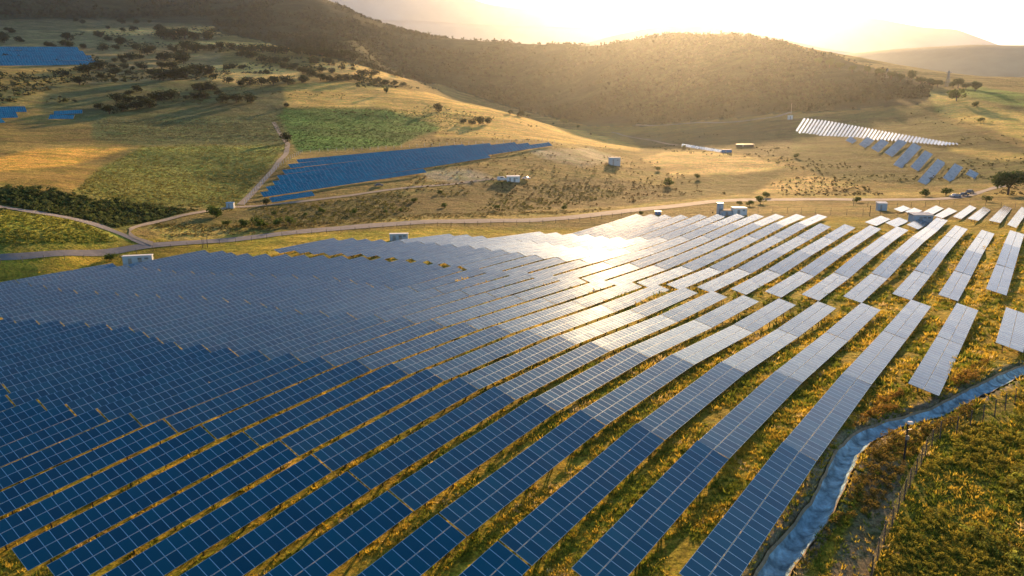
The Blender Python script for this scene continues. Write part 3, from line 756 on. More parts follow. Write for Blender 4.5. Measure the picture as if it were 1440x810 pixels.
def solar_table(p0, p1, label, group, tilt_fix=0.0, wscale=1.0, detail=None):
    """p0, p1: ends of the low edge (world). """
    p0 = Vector(p0); p1 = Vector(p1); L = (p1-p0).length
    ex = (p1-p0).normalized(); ey = Vector((-ex.y, ex.x, 0)).normalized(); ez = ex.cross(ey).normalized()
    if tilt_fix:
        q = Matrix.Rotation(tilt_fix, 3, ex); ey = q @ ey; ez = q @ ez
    o = bpy.data.objects.new('solar_table', None); C.objects.link(o); o.empty_display_size = 0.5
    mid = (p0+p1)/2 - ez*LOW*wscale
    sx = (L-0.12)/LM
    M = Matrix(((ex.x*sx, ey.x*wscale, ez.x*wscale, mid.x), (ex.y*sx, ey.y*wscale, ez.y*wscale, mid.y), (ex.z*sx, ey.z*wscale, ez.z*wscale, mid.z), (0, 0, 0, 1)))
    o.matrix_world = M
    tag(o, label, 'solar table', group)
    mk('module_row', TM['low'], o); mk('module_row', TM['high'], o)
    if detail is None: detail = math.hypot(mid.x, mid.y) < 100
    if detail:
        for y, z in TM['rails']: mk('rail', TM['rail'], o, (0, y, z))
        for k in range(6): mk('cross_beam', TM['beam'], o, (-LM/2+1.9+k*(LM-3.8)/5, 0, 0))
        for y, me in TM['legs']:
            for k in range(6): mk('leg', me, o, (-LM/2+1.9+k*(LM-3.8)/5, y, 0))
    else:
        mk('support_frame', TM['frame'], o)
    return o
def colour_word(px, py):
    t = (px-620)/1.0 + (600-py)*0.9
    if py > 430 and px < 300 or py > 600 and px < 700: return 'dark blue'
    if px < 430 or (py > 560 and px < 560) or (py > 620): return 'blue'
    if px > 640 and py < 520: return 'pale'
    return 'grey'
TABLES = []
GAP = 0.08
FIX_A = {-2: R(2), -1: R(2), 0: R(2), 1: R(-1.8), 2: R(-3.5), 3: R(-3)}
FIX_B = {4: R(-3.5), 5: R(-1.5), 6: R(-3), 7: R(-2), 8: R(-5)}
for blk, SM, v0, FIX, nm in (('A', SEAM_A, VA, FIX_A, 'near block'), ('B', SEAM_B, VB, FIX_B, 'far block')):
    r0 = min(SM)
    for r in sorted(SM):
        ks = sorted(SM[r]); count = 0
        for s in ks[:-1]:
            if s+1 not in SM[r]: continue
            (u0, z0), (u1, z1) = SM[r][s], SM[r][s+1]
            v = v0 + r*ROW_GAP
            g = GAP + (0.05 if (r > 8 and blk == 'A') else 0)
            a = uv_xy(u0 + g/2, v); b = uv_xy(u1 - g/2, v)
            q0 = (a[0], a[1], z0+CAMZ); q1 = (b[0], b[1], z1+CAMZ)
            mx, my = project((a[0]+b[0])/2, (a[1]+b[1])/2, (z0+z1)/2+CAMZ)
            if mx < -170 or mx > 1620 or my > 980: continue
            count += 1
            lab = '%s solar table, %s, %s row from the ditch, %s table up the row' % (colour_word(mx, my), nm, ordi(r-r0+1), ordi(count))
            TABLES.append(solar_table(q0, q1, lab, 'solar tables in the large field', FIX.get(s, 0)*min(1, max(.3, 1-(r-6)*.07)) if FIX.get(s, 0) < 0 else FIX.get(s, 0)))
print('tables', len(TABLES))

# ------------------------------------------------------------------ solar tables at the top right of the field and in the other farms
def plane_quad_table(quad, label, group, tilt=0.33, az=AZ, lift=0.8, scale_hint=None, D=None, n_u=8, n_v=2, flat=0.0):
    """a table whose four corners lie on one tilted plane through the ground point under its middle.
    quad: low-near corner, high-near... given in picture order (left-low, top-left, top-right, right-low)"""
    q = np.array(quad, float); c = q.mean(0)
    g = hit(c[0], c[1]+2) if D is None else None
    cen = g + np.array([0, 0, lift])
    dx, dy = math.sin(az), math.cos(az)      # the row climbs with the ground
    e = max(4.0, 0.015*math.hypot(g[0], g[1]))
    zz = hgt(np.array([g[0]-dx*e, g[0]+dx*e]), np.array([g[1]-dy*e, g[1]+dy*e])); slope = (zz[1]-zz[0])/(2*e)
    ex = np.array([dx, dy, slope]); ex /= np.linalg.norm(ex)
    ey = np.array([-dy*math.cos(tilt), dx*math.cos(tilt), math.sin(tilt)]); nrm = np.cross(ex, ey); nrm /= np.linalg.norm(nrm)
    P = []
    for px, py in q:
        d = ray(px, py); k = (cen-np.array([0, 0, CAMZ])) @ nrm/(d @ nrm); P.append(np.array([0, 0, CAMZ]) + d*k)
    return P, nrm, g
def quad_mesh_table(P, nrm, g, label, group, cols=10, rows=4, m=None):
    A, B, Cc, Dd = [np.array(p) for p in P]      # A-B left side going away, D-C right side going away
    o = bpy.data.objects.new('solar_table', None); C.objects.link(o); o.location = g
    V = [p - g for p in (A, Dd, Cc, B)]; th = nrm*0.05
    V = V + [v + th for v in V]
    F = [(0, 3, 2, 1), (4, 5, 6, 7), (0, 1, 5, 4), (1, 2, 6, 5), (2, 3, 7, 6), (3, 0, 4, 7)]
    me = bpy.data.meshes.new('module_array'); me.from_pydata([tuple(v) for v in V], [], F)
    me.materials.append(m or M_module); me.materials.append(M_alu)
    L = me.uv_layers.new(name='UVMap')
    for p in me.polygons: p.material_index = 0 if p.index == 1 else 1
    for li, uvv in zip(me.polygons[1].loop_indices, ((0, 0), (0, rows), (cols, rows), (cols, 0))): L.data[li].uv = uvv
    me.update(); mk('module_array', me, o)
    b = new()
    for (s, t_) in ((.12, .2), (.5, .2), (.88, .2), (.12, .8), (.5, .8), (.88, .8)):
        p = (V[0]*(1-t_)+V[1]*t_)*(1-s) + (V[3]*(1-t_)+V[2]*t_)*s
        zb = float(hgt(np.array([p[0]+g[0]]), np.array([p[1]+g[1]]))[0]) - g[2] - 0.4
        if p[2]-0.1 > zb: tube(b, (p[0], p[1], zb), (p[0], p[1], p[2]-0.05), 0.07, n=6)
    if b[0]: mk('support_frame', part('support_frame', b, M_darksteel, None).data, o) if False else part('support_frame', b, M_darksteel, o)
    return tag(o, label, 'solar table', group)
def K(lst, ox, oy, s): return [(ox + x/s, oy + y/s) for x, y in lst]
s1 = 5.538
top = [
 ([(200, 235), (325, 185), (400, 213), (290, 265)], 'short pale solar table second to the left of the blue shed', 12),
 ([(360, 240), (465, 198), (548, 230), (440, 275)], 'short pale solar table directly left of the blue roofed shed', 12),
 ([(525, 255), (620, 210), (710, 243), (615, 292)], 'short pale solar table in front of the blue roofed shed', 12),
 ([(425, 133), (500, 106), (560, 130), (485, 157)], 'small white solar table nearest the little kiosk by the road', 7),
 ([(512, 153), (585, 123), (650, 148), (572, 178)], 'small white solar table second from the little roadside kiosk', 7),
 ([(650, 158), (755, 105), (815, 130), (735, 172)], 'white solar table behind the roof of the blue shed', 10),
 ([(740, 186), (855, 122), (920, 150), (805, 205)], 'white solar table just right of the blue shed roof', 12),
 ([(885, 192), (1018, 103), (1070, 125), (950, 212)], 'long white solar table, fifth from the roadside kiosk', 16),
 ([(1000, 208), (1125, 115), (1180, 140), (1085, 225)], 'white solar table, sixth from the roadside kiosk', 15),
 ([(1165, 222), (1285, 105), (1345, 128), (1255, 243)], 'long white solar table, seventh from the roadside kiosk', 20),
 ([(1308, 255), (1420, 115), (1480, 138), (1380, 280)], 'long white solar table, eighth from the roadside kiosk', 22),
 ([(1440, 300), (1540, 140), (1600, 160), (1520, 320)], 'long white solar table at the right edge beyond the field', 22)]
for qd, lab, nc in top:
    P, nr, g = plane_quad_table(K(qd, 1180, 270, s1), lab, '', 0.30)
    quad_mesh_table(P, nr, g, lab, 'small solar tables by the road', nc, 2)
s2 = 4.235
big = [
 ([(375, 285), (408, 262), (445, 287), (418, 305)], 'smallest table at the left end of the blue tables', 6),
 ([(455, 310), (505, 265), (550, 285), (500, 333)], 'second blue grey table from the left on the far hillside', 8),
 ([(528, 332), (588, 278), (637, 298), (573, 357)], 'third blue grey table from the left on the far hillside', 9),
 ([(608, 358), (693, 278), (745, 297), (655, 385)], 'fourth blue grey table from the left on the far hillside', 12),
 ([(660, 430), (780, 298), (830, 325), (712, 453)], 'long fifth blue grey table on the far hillside', 18),
 ([(762, 442), (850, 345), (897, 368), (810, 470)], 'sixth blue grey table on the far hillside', 14),
 ([(805, 530), (925, 395), (975, 420), (862, 553)], 'longest and lowest blue grey table on the far hillside', 20),
 ([(957, 508), (1027, 422), (1077, 447), (1007, 537)], 'blue grey table second from the right on the far hillside', 13),
 ([(1092, 487), (1118, 457), (1170, 483), (1147, 515)], 'small rightmost blue grey table near the round roadside tree', 6)]
for qd, lab, nc in big:
    P, nr, g = plane_quad_table(K(qd, 1100, 130, s2), lab, '', 0.5, lift=2.2)
    quad_mesh_table(P, nr, g, lab, 'large tables of the solar farm across the road', nc, 4, M_module_grey)
# the dense white part: one narrow table after another along the slope
xs = np.linspace(118, 1035, 46)
for i, x in enumerate(xs):
    yt = np.interp(x, [118, 250, 420, 620, 800, 960, 1035], [150, 165, 195, 232, 262, 290, 300])
    yb = np.interp(x, [118, 170, 300, 440, 540, 620, 800, 960, 1035], [232, 262, 276, 275, 285, 284, 300, 316, 309])
    hgt_ = yb-yt; lean = hgt_*0.62
    x0 = x - lean*0.75; wd = 9 if yb-yt > 40 else 12
    qd = [(x0, yb-7), (x0+lean, yt), (x0+lean+wd, yt+8), (x0+wd, yb+3)]
    place = 'upper left' if i < 16 else ('middle' if i < 32 else 'lower right')
    P, nr, g = plane_quad_table(K(qd, 1100, 130, s2), '', '', 0.22, lift=1.8)
    quad_mesh_table(P, nr, g, 'narrow white glinting solar table, %s along the long white band from its top left' % ordi(i+1), 'white tables of the solar farm across the road', max(4, int(hgt_/8)), 2)
# long rows: (left px, right px, depth in px) seen side on
def long_row(pl, pr, dpx, label, group, tilt=0.6, cols=60, rows=3, lift=0.6):
    A = hit(*pl); B = hit(*pr); N = 1
    g = (A+B)/2; A = A + (0, 0, lift); B = B + (0, 0, lift)
    ex = (B-A)/np.linalg.norm(B-A); ey = np.array([-ex[1], ex[0], 0]); ey /= np.linalg.norm(ey)
    if ey[0]*g[0]+ey[1]*g[1] < 0: ey = -ey
    up = ey*math.cos(tilt) + np.array([0, 0, math.sin(tilt)])
    # width from its apparent depth at the middle
    m = (A+B)/2; y0 = project(*m)[1]; wdt = 1.0
    for _ in range(3):
        y1 = project(*(m+up*wdt))[1]; wdt *= dpx/max(0.2, y0-y1)
    nr = np.cross(ex, up); nr = nr if nr[2] > 0 else -nr
    return quad_mesh_table([A, B, B+up*wdt, A+up*wdt], nr, g, label, group, cols, rows, M_module_far)
farm = [((383, 286.5), (443, 277), 8, 'short lowest'), ((371, 279), (600, 244), 7.5, 'second lowest'), ((379, 271.5), (690, 223), 7.5, 'third lowest'), ((388, 263.5), (777, 206), 7.0, 'longest'),
        ((394, 255), (747, 206.5), 6.6, 'fourth highest'), ((401, 246.5), (728, 205.5), 6.2, 'third highest'), ((409, 238), (692, 206.5), 5.8, 'second highest'), ((420, 230.5), (655, 208), 5.2, 'highest and farthest')]
for pl, pr, dpx, nm in farm:
    dpx *= 0.80
    long_row(pl, pr, dpx, '%s blue row of the solar farm beyond the road' % nm, 'long rows of the solar farm beyond the road', cols=70)
for pl, pr, dpx, nm in [((-60, 93), (141, 92), 7, 'lowest'), ((-60, 86), (131, 85), 7, 'second'), ((-60, 79), (121, 78.5), 7, 'third'), ((-60, 72), (112, 72), 6, 'top')]:
    long_row(pl, pr, dpx, '%s blue row of the farm at the upper left edge' % nm, 'rows of the upper left solar farm', cols=50, lift=0.4)
for pl, pr, dpx, nm in [((-60, 178), (8, 173), 8, 'lowest'), ((-60, 169), (26, 166), 8, 'middle'), ((-60, 160), (38, 158), 8, 'top')]:
    long_row(pl, pr, dpx, '%s blue row of the small farm at the left edge' % nm, 'rows of the left edge solar farm', cols=30, lift=0.4)
long_row((68, 168), (103, 168), 6, 'small lower teal panel row near dark hillside bushes', 'pair of small hillside panel rows', cols=14, lift=0.4)
long_row((76, 162), (116, 160), 5, 'small upper teal panel row near dark hillside bushes', 'pair of small hillside panel rows', cols=14, lift=0.4)
for i in range(9):
    x = 958 + i*6.6; y = 205.5 + i*1.05
    P, nr, g = plane_quad_table([(x, y), (x+1.5, y-3.6), (x+8, y-2.4), (x+6.3, y+1.2)], '', '', 0.4)
    quad_mesh_table(P, nr, g, 'small pale table, %s from the left in the strip beside the blue container' % ordi(i+1), 'pale tables in the strip beside the blue container', 5, 2)

# ------------------------------------------------------------------ buildings
def ground_at(px, py): return hit(px, py)
def frame_at(px, py, rz):
    g = ground_at(px, py); return g, rz
def kiosk(name, label, cat, px, py, wpx, hpx, depth, rz, wall, roofm, doors=1, vents=1, overhang=0.15, pitch=0.0, yaw=None):
    """transformer kiosk / shed: width & height from its size in the picture. px,py = bottom centre of the front"""
    g = ground_at(px, py); D = np.linalg.norm(g - (0, 0, CAMZ)); W = wpx/F_PX*D; H = hpx/F_PX*D
    o = empty(name, g, rz); tag(o, label, cat)
    b = new(); box(b, 0, depth/2, H/2-0.15, W, depth, H+0.3); part('wall', b, wall, o)
    b = new(); ov = overhang
    if pitch:
        n = 0
        b[0].extend([(-W/2-ov, -ov, H+0.02), (W/2+ov, -ov, H+0.02), (W/2+ov, depth+ov, H+0.02), (-W/2-ov, depth+ov, H+0.02), (-W/2-ov, -ov, H+0.12), (W/2+ov, -ov, H+0.12), (W/2+ov, depth+ov, H+0.12+pitch), (-W/2-ov, depth+ov, H+0.12+pitch)])
        b[1].extend([(0, 3, 2, 1), (4, 5, 6, 7), (0, 1, 5, 4), (1, 2, 6, 5), (2, 3, 7, 6), (3, 0, 4, 7)])
    else: box(b, 0, depth/2, H+0.1, W+2*ov, depth+2*ov, 0.16)
    part('roof', b, roofm, o)
    for k in range(doors):
        x = -W/2 + W*(k+0.7)/(doors+0.9); b = new(); box(b, x, -0.02, H*0.40, min(1.0, W*0.2), 0.05, H*0.78); d = part('door', b, M_steel, o)
        b = new(); box(b, x+0.3, -0.06, H*0.4, 0.06, 0.04, 0.2); part('handle', b, M_black, d)
    for k in range(vents):
        x = W/2 - W*(k+0.8)/(vents+2.2)
        b = new()
        for j in range(5): box(b, x, -0.025, H*0.62+j*0.11, min(1.1, W*0.16), 0.06, 0.06)
        part('vent', b, M_darksteel, o)
    return o, W, H
kiosk('transformer_kiosk', 'long low blue kiosk with white roof at the left corner of the field', 'kiosk', 194, 372.5, 33, 11, 2.0, 0.27, M_render, M_white, 2, 2)
kiosk('transformer_kiosk', 'blue kiosk with pale roof at the top edge of the middle field', 'kiosk', 561, 338.5, 25, 9, 2.2, 0.10, M_render, M_white, 2, 2)
kiosk('transformer_kiosk', 'small square kiosk alone between the road and the white tables', 'kiosk', 1240.5, 296.5, 10.5, 9, 3.0, -0.25, M_render, M_white, 1, 0, pitch=0.4)
kiosk('shed', 'wide blue walled shed with low sloping roof among the white tables', 'shed', 1298, 313.5, 22, 9, 4.0, -0.12, M_render, M_steel, 1, 2, pitch=0.5, overhang=0.2)
kiosk('utility_building', 'white block building beside the track below the blue solar farm', 'building', 722, 256, 18, 7.5, 5, 0.05, M_white, M_white, 2, 1, pitch=0.3)
kiosk('hut', 'lone grey hut with bright roof standing on the open slope', 'hut', 864.5, 233, 15, 11, 5, 0.0, M_render, M_white, 1, 1)
kiosk('hut', 'tiny blue hut where the two farm tracks meet the rough field', 'hut', 323.5, 293, 9, 7, 3, 0.2, M_render, M_blue, 1, 0)
kiosk('container', 'bright blue container at the end of the strip of pale tables', 'container', 1022, 214.5, 12.5, 3.8, 3, -0.12, M_blue, M_blue, 1, 0, overhang=0.05)
kiosk('storage_shed', 'long grey roofed shed standing alone in the brown field', 'shed', 1048, 206.5, 22, 3.2, 4, -0.05, M_darksteel, M_steel, 1, 0, pitch=0.2)
kiosk('hut', 'tiny pale hut at the top left end of the far white tables', 'hut', 1112, 168, 5, 5, 4, 0, M_white, M_white, 1, 0)
# works compound at the top of the field: tower block, low walls, white building
kiosk('control_building', 'white control building behind the top of the solar rows', 'building', 1041, 303, 17, 9.5, 5, -0.08, M_white, M_white, 1, 1)
kiosk('pump_tower', 'small square grey tower beside the low walled yard', 'tower', 1013, 302, 7, 15, 2.5, -0.08, M_render, M_steel, 1, 0)
kiosk('yard_store', 'low open store with pale roof between tower and white building', 'building', 1024, 303, 15, 6, 6, -0.08, M_render, M_dirt, 1, 0)
kiosk('site_cabin', 'small blue cabin at the top edge of the solar rows', 'cabin', 926, 302, 7, 4, 2.5, 0, M_blue, M_steel, 1, 0)

# vans and cars
def vehicle(name, label, cat, px, py, rz, L=4.4, Wd=1.8, H=1.5, m=M_white, van=False, kind_group=None):
    g = ground_at(px, py) + np.array([0, 0, 0.13]); o = empty(name, g, rz); tag(o, label, cat, kind_group)
    b = new()
    prof = [(-L/2, .35), (-L/2, H*.62), (-L*.46, H*.95), (L*.18, H), (L*.34, H*.66), (L/2, H*.55), (L/2, .35)] if van else [(-L/2, .35), (-L/2, H*.55), (-L*.33, H*.62), (-L*.2, H*.97), (L*.12, H), (L*.27, H*.64), (L*.47, H*.55), (L/2, .38)]
    n = len(prof)
    for sy in (-1, 1):
        for x, z in prof: b[0].append((x, sy*Wd/2*(0.86 if z > H*.8 else 1), z))
    b[1].append(tuple(range(n))); b[1].append(tuple(2*n-1-k for k in range(n)))
    for k in range(n): b[1].append((k, n+k, n+(k+1) % n, (k+1) % n))
    body = part('body', b, m, o)
    md = body.modifiers.new('bevel', 'BEVEL'); md.width = 0.06; md.segments = 2
    for sy in (-1, 1):
        b = new(); box(b, -L*.03, sy*Wd*.47, H*.78, L*.34, 0.06, H*.22); part('side_window', b, M_glass, o)
    b = new(); box(b, L*(.27 if van else .21), 0, H*.8, 0.1, Wd*.8, H*.24); part('windscreen', b, M_glass, o)
    for sx in (-.31, .31):
        for sy in (-1, 1):
            b = new(); tube(b, (L*sx, sy*(Wd/2-.12), .33), (L*sx, sy*(Wd/2+.03), .33), .33, n=14); w_ = part('wheel', b, M_black, o)
            b = new(); tube(b, (L*sx, sy*(Wd/2+.02), .33), (L*sx, sy*(Wd/2+.05), .33), .18, n=10); part('rim', b, M_steel, w_)
    for sy in (-1, 1):
        b = new(); box(b, L/2-.02, sy*Wd*.36, .6, .08, .28, .16); part('headlight', b, M_glass, o)
    return o
M_carw = mat('white_car_paint', (0.7, 0.7, 0.7), 0.3); M_carg = mat('grey_car_paint', (0.12, 0.13, 0.15), 0.3); M_cars = mat('silver_car_paint', (0.45, 0.47, 0.5), 0.3, 0.4)
vehicle('van', 'white van parked left of the white block building', 'van', 706, 254.5, 0.2, 5.2, 2.0, 2.3, M_carw, True)
vehicle('pickup', 'white vehicle parked right of the white block building', 'car', 740, 252.5, -0.3, 4.6, 1.8, 1.6, M_carw)
vehicle('parked_car', 'dark parked vehicle beside the track below the blue farm rows', 'car', 533, 262, 0.2, 4.6, 1.8, 1.5, M_carg)
vehicle('car', 'silver car on the road, leftmost of the three', 'car', 1343, 277.8, 0.25, 4.5, 1.8, 1.5, M_cars)
vehicle('car', 'grey car on the road, middle one of the three', 'car', 1355, 276.0, 0.35, 4.5, 1.8, 1.5, M_carg)
vehicle('car', 'dark car farthest up the road near the round tree', 'car', 1363.5, 272.5, 0.6, 4.6, 1.9, 1.7, M_carg)

# ------------------------------------------------------------------ fences, poles, pylons
M_wire = mat('fence_wire', (0.13, 0.11, 0.09), 0.7, 0.2)
def fence(label, pts, spacing, H, nw=6, r=0.05, diag=False, m=M_darksteel, wire=0.008, lean=False):
    c = np.array([hit(*p)[:2] for p in pts]); d = np.r_[0, np.cumsum(np.hypot(*np.diff(c, axis=0).T))]
    n = max(2, int(d[-1]/spacing)+1); t = np.linspace(0, d[-1], n)
    P = np.stack([np.interp(t, d, c[:, 0]), np.interp(t, d, c[:, 1])], 1); z = hgt(P[:, 0], P[:, 1])
    o = empty('fence', (P[0, 0], P[0, 1], z[0])); tag(o, label, 'fence')
    base = np.array([P[0, 0], P[0, 1], z[0]])
    tops = []
    for k in range(n):
        q = np.array([P[k, 0], P[k, 1], z[k]]) - base; b = new()
        j = rng.normal(0, 0.02, 2); hh = H*(1+rng.uniform(-.05, .05))
        tube(b, q-(0, 0, .3), q+(j[0]*hh, j[1]*hh, hh), r, r*.9, 6)
        part('post', b, m, o); tops.append(q)
    b = new()
    for a, e in zip(tops[:-1], tops[1:]):
        for k in range(nw):
            h = H*(0.08+0.9*k/(nw-1)); sag = -0.03
            tube(b, a+(0, 0, h), e+(0, 0, h), wire, n=3)
        if diag:
            L = np.linalg.norm(e-a); kx = int(L/0.8)
            for q in range(kx+1):
                f = q/kx; p = a*(1-f)+e*f
                tube(b, p+(0, 0, .08*H), p+(0, 0, .98*H), wire*.7, n=3)
    part('wire_mesh', b, M_wire, o)
    return o
fence('wire mesh fence beside the drainage ditch at lower right', [(1225, 815), (1240, 770), (1253, 745), (1265, 715), (1277, 690), (1290, 665), (1302, 640), (1318, 618), (1345, 610), (1375, 597), (1400, 585), (1420, 573), (1445, 558), (1500, 530)], 2.3, 1.9, 7, 0.06, True, wire=0.007)
fence('thin post fence along the near verge of the road on the left', [(-30, 380), (100, 366), (200, 355), (300, 344), (420, 331), (530, 323), (620, 318), (720, 316), (800, 313), (860, 306), (900, 300)], 5, 1.7, 4, 0.06)
fence('post fence above the solar rows behind the works compound', [(1046, 300), (1100, 300), (1160, 302), (1215, 304), (1262, 306)], 5, 2.2, 4, 0.06)
fence('post fence around the tables by the road on the right', [(1200, 290), (1262, 292), (1330, 290), (1400, 292), (1470, 296)], 5, 2.0, 4, 0.06)
fence('pale post fence beside the track left of the blue solar farm', [(344, 288), (356, 272), (372, 255), (390, 237), (408, 224), (425, 214.5), (500, 212), (600, 206), (700, 202), (780, 200)], 5.5, 2.2, 3, 0.09, m=M_white)
fence('short fence running among the white tables at upper right', [(1330, 312), (1380, 316), (1420, 316), (1460, 318)], 4, 1.6, 3, 0.05)

def pole(label, px, py, hpx, name='pole', lampy=True, r=0.09, m=M_black):
    g = ground_at(px, py); D = np.linalg.norm(g-(0, 0, CAMZ)); H = hpx/F_PX*D
    o = empty(name, g); tag(o, label, 'pole')
    b = new(); tube(b, (0, 0, -.3), (0, 0, H), r, r*.75, 10); part('post', b, m, o)
    if lampy:
        b = new(); box(b, .12, -.12, H+.02, .42, .28, .22); part('camera_housing', b, M_white, o)
        b = new(); box(b, 0, -.12, H*.62, .26, .2, .4); part('junction_box', b, M_steel, o)
        b = new(); tube(b, (0, 0, H*.8), (.35, -.1, H*.84), .03, n=6); part('bracket', b, M_steel, o)
    return o
pole('tall dark security camera pole between ditch and fence', 1271, 648, 49)
pole('thin dark pole at the corner of the left field fence', 292, 348, 14, lampy=False, r=0.1)
pole('thin dark pole just left of the road fence corner pole', 285, 349, 12, lampy=False, r=0.08)
pole('slim mast at the top left of the far white tables', 1112, 166, 18, name='mast', lampy=False, r=0.10, m=M_white)
pole('dark pole beside the small fence left of the blue shed', 1223, 304, 13, lampy=False, r=0.12)
def pylon(label, px, py, hpx):
    g = ground_at(px, py); D = np.linalg.norm(g-(0, 0, CAMZ)); H = hpx/F_PX*D; o = empty('pylon', g); tag(o, label, 'pylon')
    b = new(); w0 = H*.11
    cs = [(-w0, -w0), (w0, -w0), (w0, w0), (-w0, w0)]
    for x, y in cs: tube(b, (x, y, 0), (x*.15, y*.15, H), H*.012, n=4)
    for k in range(5):
        f0, f1 = k/5, (k+1)/5
        for i in range(4):
            a, e = cs[i], cs[(i+1) % 4]; s0 = 1-.85*f0; s1_ = 1-.85*f1
            tube(b, (a[0]*s0, a[1]*s0, H*f0), (e[0]*s1_, e[1]*s1_, H*f1), H*.007, n=3)
    part('lattice', b, M_steel, o)
    b = new(); box(b, 0, 0, H*.86, H*.36, H*.03, H*.03); part('cross_arm', b, M_steel, o)
pylon('lattice pylon on the wooded crest at the right', 1332, 122, 18)
pylon('slim lattice pylon on the crest left of the larger one', 1247, 110, 11)

# ------------------------------------------------------------------ vegetation
def ico(sub):
    t = (1+5**.5)/2
    v = [(-1, t, 0), (1, t, 0), (-1, -t, 0), (1, -t, 0), (0, -1, t), (0, 1, t), (0, -1, -t), (0, 1, -t), (t, 0, -1), (t, 0, 1), (-t, 0, -1), (-t, 0, 1)]
    f = [(0, 11, 5), (0, 5, 1), (0, 1, 7), (0, 7, 10), (0, 10, 11), (1, 5, 9), (5, 11, 4), (11, 10, 2), (10, 7, 6), (7, 1, 8), (3, 9, 4), (3, 4, 2), (3, 2, 6), (3, 6, 8), (3, 8, 9), (4, 9, 5), (2, 4, 11), (6, 2, 10), (8, 6, 7), (9, 8, 1)]
    v = [np.array(a)/np.linalg.norm(a) for a in v]
    for _ in range(sub):
        cache = {}; nf = []
        def mid(a, b):
            k = (min(a, b), max(a, b))
            if k not in cache:
                m = v[a]+v[b]; v.append(m/np.linalg.norm(m)); cache[k] = len(v)-1
            return cache[k]
        for a, b, c in f:
            x, y, z = mid(a, b), mid(b, c), mid(c, a); nf += [(a, x, z), (b, y, x), (c, z, y), (x, y, z)]
        f = nf
    return np.array(v), np.array(f)
def stamp(name, templates, pos, size, rot, cols, m, kind='stuff', smooth=False):
    """merge many copies of small templates into one mesh"""
    VV = []; FF = []; CC = []; off = 0
    which = rng.integers(0, len(templates), len(pos))
    for k, (tv, tf) in enumerate(templates):
        s = which == k
        if not s.any(): continue
        p = pos[s]; sz = size[s]; a = rot[s]; c, sn = np.cos(a)[:, None], np.sin(a)[:, None]
        x = (tv[:, 0]*c - tv[:, 1]*sn)*sz[:, :1] + p[:, :1]; y = (tv[:, 0]*sn + tv[:, 1]*c)*sz[:, :1] + p[:, 1:2]; z = tv[:, 2]*sz[:, 1:2] + p[:, 2:3]
        V = np.stack([x, y, z], -1).reshape(-1, 3)
        F = (tf[None] + (np.arange(s.sum())*len(tv))[:, None, None]).reshape(-1, tf.shape[1]) + off
        VV.append(V); FF.append(F); CC.append(np.repeat(cols[s], len(tv), 0)); off += len(V)
    return mesh_obj(name, np.concatenate(VV), np.concatenate(FF), m, kind=kind, cols=np.concatenate(CC), smooth=smooth)
def blob(sub, jit, seed):
    r_ = np.random.default_rng(seed); v, f = ico(sub); v = v*(1+r_.uniform(-jit, jit, len(v)))[:, None]; v[:, 2] = v[:, 2]*0.5+0.42; return v*np.array([.5, .5, 1]), f
def leafy(n, seed, leaf=0.16, shell=0.55, squash=1.0):
    """crown of loose leaf clumps: n small quads spread through a lumpy volume, unit diameter and height"""
    r_ = np.random.default_rng(seed); lobes = [(r_.uniform(-.25, .25), r_.uniform(-.25, .25), r_.uniform(.3, .72), r_.uniform(.2, .32)) for _ in range(7)]
    V = []; F = []
    for i in range(n):
        lx, ly, lz, lr = lobes[r_.integers(len(lobes))]
        d = r_.normal(size=3); d /= np.linalg.norm(d); rad = lr*(shell+(1-shell)*r_.random())*r_.uniform(.8, 1.15)
        c = np.array([lx, ly, lz])+d*rad; c[2] = max(.03, c[2])
        a = r_.normal(size=3); a /= np.linalg.norm(a); b = np.cross(a, d+r_.normal(size=3)*.5); b /= np.linalg.norm(b)+1e-9
        s = leaf*r_.uniform(.5, 1.2); k = len(V)
        V += [c-a*s*.5, c+b*s*.32, c+a*s*.5, c-b*s*.32]; F.append((k, k+1, k+2, k+3))
    return np.array(V), np.array(F)

# woodland on the dark ridge and the upper left hill
cells = np.argwhere(FOREST)
cells = cells[rng.choice(len(cells), 42000)]
fa = ga[np.clip(cells[:, 1], 0, NA-2)] + rng.random(len(cells))*(ga[1]-ga[0]); fl = gl[cells[:, 0]] + rng.random(len(cells))*(gl[1]-gl[0])
fx = np.exp(fl)*np.sin(fa); fy = np.exp(fl)*np.cos(fa); fd = np.exp(fl)
dens = fbm(fx, fy, 130, 4, 77)
keep = dens > -0.15 + rng.uniform(-.25, .25, len(fx))
fx, fy, fd = fx[keep], fy[keep], fd[keep]
sz = rng.uniform(2.5, 8, len(fx))*rng.uniform(.7, 1.2, len(fx))*np.clip(fd/1300, .75, 1.4)
pos = np.c_[fx, fy, hgt(fx, fy)-sz*.12]
tint = np.array((0.04, 0.05, 0.02))*(rng.uniform(.6, 1.35, (len(fx), 1)))*np.array([1, 1, 1]) + rng.uniform(0, .012, (len(fx), 3))
tm = [leafy(15, 700+k, .46, .6) for k in range(7)]
stamp('woodland', tm, pos, np.c_[sz, sz*rng.uniform(.6, 1.1, len(fx))], rng.uniform(0, 6.3, len(fx)), tint, M_forest)

